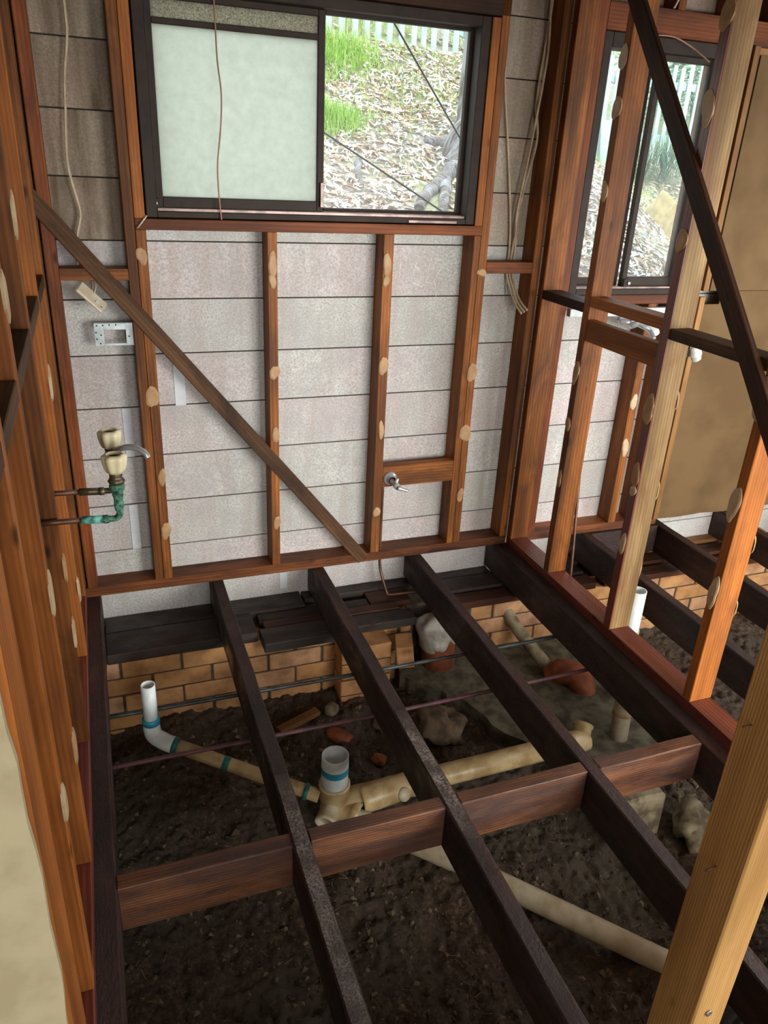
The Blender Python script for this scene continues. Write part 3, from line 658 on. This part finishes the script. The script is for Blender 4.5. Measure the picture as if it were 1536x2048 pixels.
tag(obj('straw', me, plain('straw_bits', (128, 104, 66), .9)), 'bits of straw and rootlets on the damp soil', 'straw', kind='stuff')
tag(timber('timber_offcut', None, (.69, -.41, gz(.69, -.41)+.018), (.875, -.345, gz(.875, -.345)+.018), .04, .022, M_['batten'], (0, 1, 0)), 'pale stick of timber on the soil in front of the brick footing', 'offcut')
# larger rubble
def rock(x, y, r, mat, label, dz=.3, sq=(1, 1, .7), rough=.35):
    o = obj('rubble_stone', rock_mesh(r, 3, rough, sq), M_[mat], None, Matrix.Translation((x, y, gz(x, y)+r*dz)) @ Matrix.Rotation(random.random()*6, 4, 'Z'), True)
    return tag(o, label, 'stone', 'rubble on the soil')
rock(1.31, -.62, .11, 'rubble', 'large pitted lump of rubble between two joists', .5, (1, .9, .8), .6)
rock(1.12, -.50, .045, 'rubble', 'knobbly brown stone against a joist beside the large lump', .6)
rock(.93, -.36, .035, 'concrete_lt', 'square pale stone in front of the brick pier', .7, (1, .8, .9), .2)
rock(.92, -.50, .05, 'terra', 'broken terracotta piece in front of the brick pier', .3, (1.2, .7, .4))
rock(1.04, -.66, .03, 'terra', 'small reddish broken brick piece beside the pink pipe', .4)
rock(.30, -1.02, .055, 'terra', 'terracotta shard half buried in the soil', .05, (1.2, .5, .5), .2)
rock(.575, -1.12, .022, 'concrete_lt', 'small pale stone beside the joist and the blocking', .6)
rock(.93, -.80, .022, 'concrete_lt', 'small grey stone beside the tall white drain pipe', .6)
tag(tb('concrete_block', None, 1.66, 1.86, -1.34, -1.20, -.50, -.31, M_['concrete_lt'], .012, .012, 10), 'pale squared concrete block under the blocking by the right wall', 'block')
rock(1.98, -1.36, .08, 'concrete_lt', 'pale concrete lump under the right wall plate', .5, (1.2, .8, .8), .5)
# concrete slab
pts = [(1.27, -.27), (1.31, -.20), (1.6, -.20), (2.3, -.20), (2.5, -.8), (2.1, -1.12), (1.86, -1.08), (1.66, -.93), (1.54, -.74), (1.47, -.50), (1.36, -.38)]
bm = bmesh.new()
def bump_e(p, q, n=5): return [(p[0]+(q[0]-p[0])*t/n+random.uniform(-.008, .008), p[1]+(q[1]-p[1])*t/n+random.uniform(-.008, .008)) for t in range(n)]
pp = [b_ for a_, q_ in zip(pts, pts[1:]+pts[:1]) for b_ in bump_e(a_, q_)]
f = bm.faces.new([bm.verts.new((x, y, -.445)) for x, y in pp]); r = bmesh.ops.extrude_face_region(bm, geom=[f])
for v in r['geom']:
    if isinstance(v, bmesh.types.BMVert): v.co.z -= .14
bmesh.ops.recalc_face_normals(bm, faces=bm.faces)
tag(obj('concrete_slab', bm_mesh(bm), M_['concrete']), 'grey concrete slab around the old terracotta drain', 'slab')

# ------------------------------------------------------------------ drain pipes
dp = empty('drain_pipe', (.775, -.915, -.52), 'white and cream plastic drain with two risers and long branches on the soil', 'pipe')
lathe('riser', dp, pipe_prof(.0245, .17), (.195, -.60, -.195), (0, 0, 1), M_['pvc'], 24)
e = tube('elbow', dp, [(.195, -.60, -.17), (.195, -.60, -.215), (.203, -.605, -.245), (.235, -.628, -.262), (.262, -.646, -.268)], .0295, M_['pvc'], 20, 6)
lathe('cement_ring', e, [(.0255, 0), (.0303, 0), (.0303, .022), (.0255, .024)], (.195, -.60, -.190), (0, 0, 1), M_['cement_blue'], 24)
d_ = (Vector((.72, -.915, -.385))-Vector((.25, -.638, -.265)))
bp = tube('branch_pipe', dp, [(.25, -.638, -.265), (.72, -.915, -.385)], .0245, M_['pvc_cream'], 20)
lathe('cement_ring', bp, [(.0248, 0), (.0305, .001), (.0305, .018), (.0248, .02)], Vector((.25, -.638, -.265))+d_*.02, d_, M_['cement_green'], 24)
lathe('cement_ring', bp, [(.0246, 0), (.0252, .001), (.0252, .022), (.0246, .024)], Vector((.25, -.638, -.265))+d_*.36, d_, M_['cement_green'], 24)
lathe('cement_ring', bp, [(.0248, 0), (.0300, .001), (.0300, .014), (.0248, .016)], Vector((.25, -.638, -.265))+d_*.90, d_, M_['cement_green'], 24)
VX, VY = .775, -.915
lathe('riser', dp, pipe_prof(.047, .16, .005), (VX, VY, -.375), (0, 0, 1), M_['pvc'], 32)
lathe('cement_ring', dp, [(.0470, 0), (.0477, .001), (.0477, .026), (.0470, .028)], (VX, VY, -.288), (0, 0, 1), M_['cement_blue'], 32)
j = lathe('junction', dp, [(.046, -.15), (.051, -.14), (.051, -.06), (.049, -.05), (.049, -.02), (.053, -.018), (.053, .035), (.0555, .037), (.0555, .045), (.048, .046)], (VX, VY, -.385), (0, 0, 1), M_['pvc_cream'], 32)
lathe('socket', j, [(.046, 0), (.046, .07), (.049, .072), (.049, .10), (.042, .10)], (VX, VY, -.46), (.78, -.62, -.05), M_['pvc_cream'], 28)
lathe('socket', j, [(.034, 0), (.036, .085), (.0385, .087), (.0385, .10), (.032, .10), (.031, .06)], (VX, VY, -.415), (-.55, -.78, -.22), M_['pvc_dirty'], 28)
# main run to the right, parallel to the back wall
tube('main_pipe', dp, [(.80, -.915, -.43), (1.80, -.905, -.425)], .041, M_['pvc_cream'], 28)
lathe('coupling', dp, [(.041, 0), (.047, .004), (.050, .02), (.050, .13), (.046, .15), (.046, .20), (.049, .202), (.049, .21), (.041, .212)], (.865, -.935, -.432), (.99, .11, .01), M_['pvc_cream'], 28)
lathe('inspection_cap', dp, [(0, .02), (.022, .02), (.026, .014), (.026, 0)], (1.02, -.955, -.425), (.25, -.85, .45), M_['pvc_dirty'], 24)
lathe('coupling', dp, [(.041, 0), (.0455, .003), (.0455, .055), (.047, .057), (.047, .063), (.0455, .066), (.0455, .10), (.041, .13), (.033, .135)], (1.70, -.906, -.425), (1, .0, .01), M_['pvc_cream'], 28)
lathe('coupling', dp, [(.034, .0), (.036, 0), (.036, .06), (.040, .062), (.040, .07), (.032, .07)], (1.80, -.905, -.425), (.55, .62, .52), M_['pvc_cream'], 28)
# branch towards the doorway
tube('branch_pipe', dp, [(.80, -.94, -.463), (1.05, -1.20, -.465), (1.40, -1.59, -.475), (1.75, -1.98, -.49)], .036, M_['pvc_dirty'], 24, 4)
st = empty('stub_pipe', (1.985, -.90, -.45), 'short open cream pipe end leaning on the concrete slab below the right wall', 'pipe')
lathe('tube', st, pipe_prof(.036, .25), (1.985, -.91, -.455), (.04, .12, 1), M_['pvc_dirty'], 24); lathe('collar', st, [(.036, 0), (.040, .001), (.040, .012), (.036, .013)], (1.99, -.896, -.34), (.04, .12, 1), M_['pvc_cream'], 24)
tube('wire_ring', st, [(1.985, -.90, -.235), (1.955, -.87, -.22), (1.93, -.89, -.215), (1.935, -.925, -.215), (1.97, -.935, -.22)], .002, M_['pvc'], 6, 6)
# rods under the joists
tag(tube('metal_conduit', None, [(.0, -.558, -.166), (1.0, -.563, -.168), (1.90, -.556, -.166)], .0075, M_['steel'], 10, 6), 'thin grey metal pipe running under the joists near the bricks', 'pipe')
tag(tube('copper_water_pipe', None, [(.0, -.812, -.167), (1.0, -.812, -.169), (1.90, -.795, -.167)], .0075, M_['pink'], 10, 6), 'thin pinkish pipe running under the joists over the white branch drain', 'pipe')
tag(tube('grey_drain_pipe', None, [(1.84, -.16, -.26), (1.87, -.27, -.33), (1.93, -.47, -.42)], .030, M_['concrete_lt'], 16, 6), 'old grey pipe sloping from the bricks down to the terracotta bend', 'pipe')
tag(tube('terracotta_bend', None, [(1.93, -.46, -.44), (1.965, -.505, -.405), (2.0, -.55, -.40), (2.02, -.59, -.44), (2.02, -.60, -.50)], [.052]*6+[.058]*19+[.056]*8, M_['terra'], 20, 8), 'orange terracotta pipe bend rising from the concrete slab', 'pipe')
pk = empty('plastered_pipe', (1.465, -.215, -.45), 'old terracotta stub pipe smothered in rough grey plaster', 'pipe')
lathe('stub', pk, [(.075, 0), (.078, .12), (.07, .2)], (1.475, -.235, -.46), (0, .1, 1), M_['terra'], 24, None, True)
me = rock_mesh(.092, 4, .22, (1, .9, 1.25)); obj('plaster_cap', me, M_['plaster'], pk, Matrix.Translation((1.462, -.225, -.285)), True)
wp = empty('white_riser', (2.15, -.665, -.5), 'white pipe standing behind the pale stud in the next room', 'pipe')
lathe('tube', wp, pipe_prof(.034, .56), (2.15, -.665, -.48), (0, 0, 1), M_['pvc'], 28); lathe('collar', wp, [(.034, 0), (.038, .001), (.038, .05), (.034, .051)], (2.15, -.665, -.16), (0, 0, 1), M_['pvc_dirty'], 28)
tag(tube('black_pipe', None, [(1.30, -2.10, -.36), (1.52, -2.04, -.32), (1.75, -1.96, -.30), (2.1, -1.83, -.30)], .036, M_['blackpipe'], 20, 6), 'glossy black plastic pipe on the ground beside the pale doorway post', 'pipe')

# ------------------------------------------------------------------ taps and plumbing
def flute(a, i): return 1+.07*math.cos(6*a)*(1 if 1 <= i <= 6 else 0)
def tap(x, y, label, verd):
    t = empty('bath_tap', (x, y, .785), label, 'tap', 'pair of cream handled taps')
    h = lathe('handle', t, [(.012, 0), (.021, .002), (.025, .012), (.0285, .028), (.030, .040), (.029, .046), (.024, .049), (.019, .051), (.017, .049), (.0165, .042), (0, .042)], (x, y, .892), (0, 0, 1), M_['cream'], 64, flute)
    lathe('index_plug', h, [(.0165, 0), (.012, .001), (0, .001)], (x, y, .9345), (0, 0, 1), M_['dark'], 20)
    lathe('flange', t, [(.014, 0), (.019, .004), (.0215, .010), (.017, .016), (.0145, .020), (.0165, .026), (.015, .032)], (x, y, .860), (0, 0, 1), M_['brass'], 28)
    lathe('body', t, [(.010, -.065), (.013, -.05), (.0115, -.045), (.0115, -.03), (.014, -.022), (.014, -.012), (.018, -.004), (.0195, .0), (.0195, .006), (.014, .010)], (x, y, .852), (0, 0, 1), M_['verdigris'] if verd else M_['brass'], 24)
    e = tube('supply_pipe', t, [(x, y, .80), (x, y, .778), (x-.008, y, .766), (x-.025, y+.002, .764), (x-.07, y+.004, .764)], .0085, M_['verdigris'] if verd else M_['brass'], 12, 5)
    tube('supply_pipe', t, [(x-.04, y+.003, .764), (x-.095, y+.005, .766)], .0105, M_['verdigris_bright'] if verd else M_['brass'], 12); tube('supply_pipe', t, [(x-.09, y+.005, .766), (-.06, y+.003, .77)], .0075, M_['copper'], 12)
    lathe('union_nut', t, [(.008, 0), (.0125, .001), (.0125, .014), (.008, .015)], (x-.028, y+.002, .764), (-1, 0, 0), M_['verdigris'] if verd else M_['brass'], 6)
    return t
t1 = tap(.163, -.935, 'cream fluted tap handle on a green corroded body beside the left wall', True)
t2 = tap(.158, -.745, 'cream fluted tap handle on a dull brass body behind the corroded tap', False)
tube('spout', t2, [(.160, -.745, .862), (.166, -.765, .885), (.185, -.80, .908), (.215, -.822, .915), (.24, -.836, .905), (.249, -.842, .890)], .0085, M_['chrome'], 14, 6)
# hose cock on the noggin
hc = empty('wall_cock', (1.28, -.005, .39), 'chrome wall cock with a ribbed hose tail on the short noggin', 'tap')
lathe('flange', hc, [(0, 0), (.030, 0), (.031, .004), (.026, .010), (.017, .013), (.016, .03)], (1.281, .0, .397), (0, -1, 0), M_['chrome'], 28)
lathe('body', hc, [(.0125, 0), (.0125, .03), (.0145, .032), (.0145, .042), (.0115, .044), (.0115, .05)], (1.283, -.018, .392), (.30, -.9, -.35), M_['chrome'], 20)
lathe('hose_tail', hc, [(.010, 0), (.010, .012), (.0065, .013), (.008, .022), (.006, .023), (.0078, .033), (.006, .034), (.007, .044), (.004, .045), (.003, .02)], (1.298, -.062, .374), (.72, -.62, -.10), M_['chrome'], 16)
lathe('spindle', hc, [(.0085, 0), (.0085, .016), (.0065, .018), (.0065, .026), (0, .026)], (1.293, -.042, .388), (.15, -.25, .95), M_['chrome'], 16)
tag(tube('copper_riser', None, [(1.258, .020, .385), (1.258, .018, .06), (1.262, .012, -.05), (1.274, -.02, -.12), (1.282, -.04, -.155), (1.295, -.042, -.1645), (1.36, -.045, -.1655), (1.455, -.05, -.1655)], .0065, M_['copper'], 12, 8), 'copper pipe dropping from the wall cock through the bottom plate', 'pipe')
tag(tube('copper_riser', None, [(2.00, -.40, -.1), (2.0, -.398, .045), (2.03, -.30, .5), (2.06, -.20, 1.0), (2.065, -.19, 1.06)], .0065, M_['copper'], 10, 6), 'thin copper pipe leaning behind the dividing stud to the sink taps', 'pipe')
# chrome sink mixer of the next room
sk = empty('sink_taps', (2.44, -.03, 1.0), 'cluster of chrome tap fittings below the tall window', 'tap')
lathe('cross_body', sk, [(.0, 0), (.016, 0), (.016, .17), (0, .17)], (2.30, -.035, 1.056), (1, 0, -.12), M_['chrome'], 20)
for x, dz in ((2.36, .0), (2.44, -.01), (2.49, -.01)): lathe('valve', sk, [(.014, 0), (.018, .004), (.018, .03), (.011, .034), (.011, .06), (0, .06)], (x, -.04, 1.035+dz), (.1, -.8, .5), M_['chrome'], 18)
tube('outlet', sk, [(2.40, -.04, 1.04), (2.40, -.12, 1.03), (2.40, -.16, 1.0)], .011, M_['chrome'], 14); lathe('handle', sk, [(0, 0), (.03, .002), (.032, .012), (.02, .02), (0, .02)], (2.43, -.10, 1.02), (0, -.6, .8), M_['knob'], 24)
tag(tb('pale_ledge', None, 2.05, 2.60, -.03, -.001, 1.075, 1.108, M_['ledge'], .002), 'pale painted ledge strip below the tall window sill', 'ledge')
kb = empty('white_tap', (2.66, -.1, .9), 'white scalloped tap knob beside the brown hardboard sheet', 'tap')
lathe('knob', kb, [(0, .0), (.034, 0), (.039, .006), (.039, .022), (.032, .032), (0, .034)], (2.694, -.085, .912), (.5, -.8, .25), M_['knob'], 48, lambda a, i: 1+.10*math.cos(7*a)); lathe('spindle', kb, [(.014, 0), (.014, .05), (.018, .052), (.018, .07), (0, .07)], (2.672, -.002, .905), (.18, -1, .05), M_['chrome'], 18)

# ------------------------------------------------------------------ small things on the walls
# galvanised plate with a window cut out
bk = empty('steel_bracket', (.21, .03, 1.0), 'galvanised mounting plate with a square cut-out beside the double stud', 'bracket')
for i, (x0, x1, z0, z1) in enumerate(((.146, .178, .998, 1.076), (.252, .276, .998, 1.076), (.178, .252, 1.054, 1.076), (.178, .252, .998, 1.006))):
    tb('plate', bk, x0, x1, .028, .030, z0, z1, M_['galv'], .0004)
for (x, z) in [(.156, 1.069), (.176, 1.070), (.198, 1.071), (.22, 1.071), (.152, 1.045), (.168, 1.036), (.153, 1.022), (.164, 1.006), (.262, 1.03)]:
    lathe('hole', bk, [(0, 0), (.0028, 0), (.0028, -.002)], (x, .0275, z), (0, -1, 0), M_['dark'], 10)
tb('flange', bk, .146, .276, .028, .045, 1.076, 1.078, M_['galv'], .0004); tb('fixing_flange', bk, .275, .277, .028, .06, .998, 1.078, M_['galv'], .0004)
so = empty('socket_plate', (.15, -.01, 1.17), 'ivory switch plate dangling on its wires under the noggin', 'socket')
m = Matrix.Translation((.149, -.012, 1.173)) @ Matrix.Rotation(.80, 4, 'Y') @ Matrix.Rotation(-1.0, 4, 'X')
obj('plate', box_mesh(.108, .012, .056, .004), M_['socket'], so, m)
obj('rocker', box_mesh(.012, .006, .008, .001), M_['knob'], so, m @ Matrix.Translation((.022, -.008, -.008)))
obj('screw_hole', box_mesh(.006, .003, .004, .001), M_['dark'], so, m @ Matrix.Translation((.042, -.0055, -.01)))
tube('wire', so, [(.16, .0, 1.185), (.168, .02, 1.205), (.165, .035, 1.235)], .0025, M_['cable'], 8, 5); tube('wire', so, [(.15, .002, 1.185), (.158, .025, 1.21), (.155, .035, 1.235)], .0025, M_['cable_pink'], 8, 5)
tag(tube('power_cable', None, [(.158, .075, 2.501), (.164, .07, 2.038), (.162, .07, 1.947), (.143, .07, 1.839), (.134, .07, 1.748), (.123, .07, 1.625), (.124, .07, 1.559), (.139, .07, 1.476), (.144, .07, 1.429), (.126, .068, 1.357), (.118, .06, 1.27)], .0052, M_['cable'], 8, 6, True, .55), 'flat white cable hanging down the stained boards beside the frosted window', 'cable')
for pts, lab in (([(1.815, .055, 2.501), (1.831, .055, 2.202), (1.842, .055, 2.014), (1.814, .055, 1.707), (1.788, .055, 1.488), (1.794, .060, 1.40), (1.799, .080, 1.335), (1.799, .083, 1.24), (1.806, .055, 1.185), (1.815, .02, 1.135), (1.832, -.02, 1.098)], 'white cable looping down behind the noggin beside the corner stud'),
                 ([(1.835, .072, 2.501), (1.847, .072, 2.206), (1.829, .072, 1.898), (1.850, .072, 1.744), (1.819, .072, 1.581), (1.800, .074, 1.43), (1.811, .080, 1.355), (1.8115, .083, 1.24), (1.8185, .055, 1.187), (1.8275, .02, 1.139), (1.8445, -.02, 1.105)], 'white cable bowing out against the corner stud above the noggin'),
                 ([(1.675, .084, 2.501), (1.682, .084, 2.035), (1.694, .084, 1.906), (1.733, .084, 1.703), (1.765, .084, 1.523), (1.780, .084, 1.42), (1.7865, .083, 1.33), (1.7865, .083, 1.24), (1.7935, .055, 1.183), (1.8025, .02, 1.131), (1.8195, -.02, 1.092)], 'thin cable hanging nearest the window jamb stud above the noggin')):
    tag(tube('power_cable', None, pts, .0046, M_['cable'], 10, 8), lab, 'cable')
tag(tube('pink_wire', None, [(.606, .022, 2.09), (.608, .02, 1.999), (.610, .018, 1.91), (.616, .0, 1.812), (.609, .0, 1.709), (.595, .0, 1.603), (.596, .0, 1.50), (.600, -.006, 1.43)], .0026, M_['cable_pink'], 8, 6), 'thin pinkish wire hanging in front of the frosted pane', 'wire')
tag(tube('wire_end', None, [(.352, -.006, 1.438), (.318, -.012, 1.398)], .0028, M_['cable'], 8), 'short cut end of white wire at the corner of the window sill', 'wire')
tag(tube('loose_wire', None, [(2.20, -.012, 2.118), (2.33, -.014, 2.125), (2.42, -.02, 2.10), (2.47, -.04, 2.07), (2.50, -.05, 2.05)], .003, M_['cable_pink'], 8, 6), 'loose wire end drooping across the head of the tall window', 'wire')
tag(tube('wire_tail', None, [(2.33, -.03, 2.30), (2.32, -.035, 2.25), (2.30, -.04, 2.21)], .004, M_['cable'], 8, 6), 'white wire tail hanging above the tall window lintel', 'wire')

# ------------------------------------------------------------------ outside
def hz(x, y):
    t = min(1, max(0, (x-3.5)/2.0)); t = t*t*(3-2*t)
    zf = 2.59*(1-t)+1.72*t; sl = .5*(1-t)+.36*t
    z = zf+sl*(y-4.7) if y < 4.9 else zf+sl*.2+.55*(y-4.9)
    return z + .07*noise.noise((x*1.2, y*1.2, 0)) + .03*noise.noise((x*4, y*4, 2))
nx, ny = 150, 110; X0, X1, Y0, Y1 = -1.5, 12, .55, 11
vs = [(X0+(X1-X0)*i/nx, Y0+(Y1-Y0)*j/ny, hz(X0+(X1-X0)*i/nx, Y0+(Y1-Y0)*j/ny)) for j in range(ny+1) for i in range(nx+1)]
fs = [(j*(nx+1)+i, j*(nx+1)+i+1, (j+1)*(nx+1)+i+1, (j+1)*(nx+1)+i) for j in range(ny) for i in range(nx)]
me = bpy.data.meshes.new('m'); me.from_pydata(vs, [], fs); me.update()
tag(obj('hillside', me, M_['hill'], None, None, True), 'steep littered bank rising outside the windows', 'ground', kind='structure')
vs, fs, mi = [], [], []
ROOTS = (([(2.95, 2.85), (2.75, 2.72), (2.55, 2.55), (2.36, 2.36), (2.25, 2.2)], .075), ([(2.6, 2.6), (2.52, 2.4), (2.42, 2.2), (2.30, 2.02)], .05), ([(2.9, 2.95), (2.72, 3.0), (2.6, 3.02)], .06), ([(2.0, 2.75), (1.95, 2.6), (1.93, 2.45)], .03))
PLY_A, PLY_B = Vector((4.693, 3.015, 1.34)), Vector((4.615, 2.40, 1.10))
def kept_off(x, y, pad):          # clear of the trunk, roots, pickets and the boards
    if (x-2.98)**2+(y-2.9)**2 < (.30+pad*.15)**2 or 4.735-pad < y < 4.80+pad: return True
    if 5.25-pad < x < 5.40+pad and y > 4.55-pad: return True
    segs = [(p, q, r_) for P_, r_ in ROOTS for p, q in zip(P_, P_[1:])] + [((4.693, 3.015), (4.60, 2.28), .03)]
    for (ax, ay), (bx, by), r_ in segs:
        t = max(0, min(1, ((x-ax)*(bx-ax)+(y-ay)*(by-ay))/((bx-ax)**2+(by-ay)**2)))
        if (x-ax-t*(bx-ax))**2+(y-ay-t*(by-ay))**2 < (r_*.95+pad*.1)**2: return True        # litter banks up against the roots
    return False
def leaf(x, y, L, w_, a):
    z = hz(x, y)+.012; q = len(vs); dx, dy = math.cos(a), math.sin(a); px, py = -dy*w_, dx*w_
    cu = random.uniform(-.02, .03); tl = random.uniform(-.02, .03)
    def hh(u): return hz(x+dx*L*u, y+dy*L*u)-hz(x, y)
    vs.extend([(x-dx*L/2, y-dy*L/2, z+hh(-.5)+random.random()*.02), (x+px, y+py, z+tl), (x-px, y-py, z+.01), (x+dx*L*.2+px+cu, y+dy*L*.2+py, z+.015+hh(.2)), (x+dx*L*.2-px+cu, y+dy*L*.2-py, z+.005+hh(.2)), (x+dx*L/2, y+dy*L/2, z+hh(.5)+.01)])
    fs.extend([(q, q+2, q+1), (q+1, q+2, q+4, q+3), (q+3, q+4, q+5)]); k = random.choices((0, 1, 2, 3), (5, 3, 3, 2))[0]; mi.extend([k]*3)
for i in range(16000):
    if random.random() < .72: x, y = random.uniform(.6, 3.9), random.uniform(1.2, 4.9)
    else: x, y = random.uniform(3.6, 7.5), random.uniform(1.5, 4.9)
    L_, w2, a2_ = random.uniform(.06, .15), random.uniform(.005, .010), random.random()*6.3
    if not kept_off(x, y, L_*.55): leaf(x, y, L_, w2, a2_)
me = bpy.data.meshes.new('m'); me.from_pydata(vs, [], fs); me.update()
for k in 'ABCD': me.materials.append(M_['leaf'+k])
me.polygons.foreach_set('material_index', mi)
tag(obj('leaf_litter', me, None), 'pale fallen gum leaves and twigs covering the bank', 'leaves', kind='stuff')
vs, fs, mi = [], [], []
def blade(x, y, h, lean, a, k):
    z = hz(x, y)-.01; q = len(vs); w_ = .0035; dx, dy = math.cos(a), math.sin(a)
    for u, ww in ((0, 1), (.5, .8), (1, .05)):
        lx = lean*u*u
        vs.append((x+dx*lx-dy*w_*ww, y+dy*lx+dx*w_*ww, z+h*u)); vs.append((x+dx*lx+dy*w_*ww, y+dy*lx-dx*w_*ww, z+h*u))
    fs.extend([(q, q+1, q+3, q+2), (q+2, q+3, q+5, q+4)]); mi.extend([k, k])
def grassy(x, y):
    return noise.noise((x*.9+4, y*.9, 0)) + .45*(y-3.2)
tufts = [(1.95, 3.25, .22), (1.42, 3.05, .15), (1.9, 4.2, .35), (2.3, 4.35, .35), (1.6, 4.3, .3), (1.75, 4.5, .3)]
for i in range(26000):
    if random.random() < .3:
        cx, cy, rr = random.choice(tufts); x, y = random.gauss(cx, rr*.5), random.gauss(cy, rr*.4); k = 0; h = random.uniform(.05, .16)
    else:
        x, y = random.uniform(.8, 7.0), random.uniform(2.2, 5.2)
        if grassy(x, y) < random.uniform(-.15, .5): continue
        k = 1 if random.random() < .6 else 0; h = random.uniform(.03, .10) if (y < 4.3 or x > 2.7) else random.uniform(.05, .22)
    le_, an_ = random.uniform(.0, .12), random.random()*6.3
    if .6 < y < 5.4 and not kept_off(x, y, le_*.6+.006): blade(x, y, h, le_, an_, k)
me = bpy.data.meshes.new('m'); me.from_pydata(vs, [], fs); me.update(); me.materials.append(M_['grass']); me.materials.append(M_['grass2'])
me.polygons.foreach_set('material_index', mi)
tag(obj('grass', me, None), 'green and yellowish grass growing over the bank', 'grass', kind='stuff')
# fence
fn = empty('picket_fence', (4.0, 4.75, 2.0), 'weathered pale picket fence along the top of the bank', 'fence')
x = 1.2; k = 0
while x < 8.2:
    zb = hz(x, 4.75)-.05; h = 1.0+random.uniform(-.04, .04); w_ = random.uniform(.05, .06)
    if random.random() > .06:
        timber('picket', fn, (x, 4.75, zb), (x+random.uniform(-.02, .02), 4.75, zb+h), w_, .018, M_['fence'], (1, 0, 0), .008)
    x += random.uniform(.095, .125)
for (xa, xb) in ((1.1, 3.4), (3.4, 4.4), (4.4, 5.4), (5.4, 8.3)):
    for dz in (.25, .75): timber('rail', fn, (xa, 4.785, hz(xa, 4.75)+dz), (xb, 4.785, hz(xb, 4.75)+dz), .035, .07, M_['fence'], (0, 1, 0))
# tree
tr = empty('gum_tree', (3.0, 2.9, 1.6), 'grey barked tree trunk with spreading roots at the edge of the bank', 'tree')
zb = hz(2.98, 2.9)
obj('trunk', tube_mesh(smooth_path([(2.96, 2.88, zb-.2), (2.98, 2.9, zb+.05), (3.0, 2.92, zb+.25), (3.03, 2.95, zb+.8), (3.06, 2.97, zb+1.6), (3.1, 3.0, zb+3)], 6), [.33]*3+[.30, .29, .27, .26, .25, .24, .23, .22, .21]+[.18]*19, 28), M_['bark'], tr)
for pts, r in ROOTS:
    P_ = smooth_path([(x, y, hz(x, y)+.01) for x, y in pts], 6); n = len(P_)
    obj('root', tube_mesh(P_, [r*(1-.6*i/n)*(1+.15*math.sin(i*1.7)) for i in range(n)], 14), M_['bark'], tr)
# cables crossing outside the clear pane
tag(tube('stay_cable', None, [(.911, .125, 2.496), (1.419, .6, 2.165), (2.06, 1.2, 1.747), (3.10, 2.173, 1.069)], .0045, M_['blackpipe'], 8), 'dark cable slanting steeply across the view outside the clear pane', 'cable')
tag(tube('stay_cable', None, [(.5, 1.0, 2.14), (1.249, 1.0, 1.748), (1.87, 1.0, 1.425), (3.05, 1.0, .80), (3.17, 1.0, .735)], .0045, M_['blackpipe'], 8), 'dark cable slanting gently low across the view outside the clear pane', 'cable')
ax_ = (PLY_B-PLY_A).normalized(); ay_ = Vector((.084, -.089, .185)); ay_ = (ay_-ax_*ay_.dot(ax_)).normalized()
m = Matrix((ax_, ax_.cross(ay_)*-1, ay_)).transposed().to_4x4(); m.translation = PLY_A+ax_*.375+ay_*.09
tag(obj('plywood_offcut', box_mesh(.75, .016, .262, .001), M_['ply'], None, m), 'pale plywood sheet standing on edge in the litter outside the tall window', 'board')
hb = hz(5.31, 4.60)
tag(timber('white_board', None, (5.31, 4.615, hb-.01), (5.325, 4.728, hb+.42), .11, .018, M_['fence'], (1, 0, 0)), 'white board leaning on the pickets outside the tall window', 'board')
sb = empty('shrub', (6.6, 4.3, 1.6), 'leafy green shrub by the fence outside the tall window', 'shrub')
vs, fs = [], []
for i in range(2600):
    p = Vector((random.gauss(6.9, .55), max(5.0, random.gauss(5.35, .3)), random.gauss(2.75, .28))); d = Vector((random.uniform(-1, 1), random.uniform(-1, 1), random.uniform(-.6, .6))).normalized(); s_ = d.orthogonal().normalized()*.014; L = random.uniform(.06, .15); q = len(vs)
    vs += [tuple(p), tuple(p+d*L*.5+s_), tuple(p+d*L), tuple(p+d*L*.5-s_)]; fs.append((q, q+1, q+2, q+3))
for i in range(260):
    p = Vector((random.gauss(5.75, .16), min(4.32, random.gauss(4.2, .1)), hz(5.75, 4.25))); d = Vector((random.uniform(-.5, .5), random.uniform(-.4, .3), 1)).normalized(); s_ = d.orthogonal().normalized()*.012; L = random.uniform(.25, .6); q = len(vs)
    vs += [tuple(p), tuple(p+d*L*.6+s_), tuple(p+d*L+Vector((d.x, d.y, -.1))*.1), tuple(p+d*L*.6-s_)]; fs.append((q, q+1, q+2, q+3))
me = bpy.data.meshes.new('m'); me.from_pydata(vs, [], fs); me.update(); obj('foliage', me, M_['leafgreen'], sb)
for i in range(5): tube('branch', sb, [(6.9+.1*i-.2, 5.2, 1.6), (6.8+.2*i-.4, 5.25, 2.4), (6.7+.3*i-.6, 5.3, 3.0)], .015, M_['bark'], 8, 5)
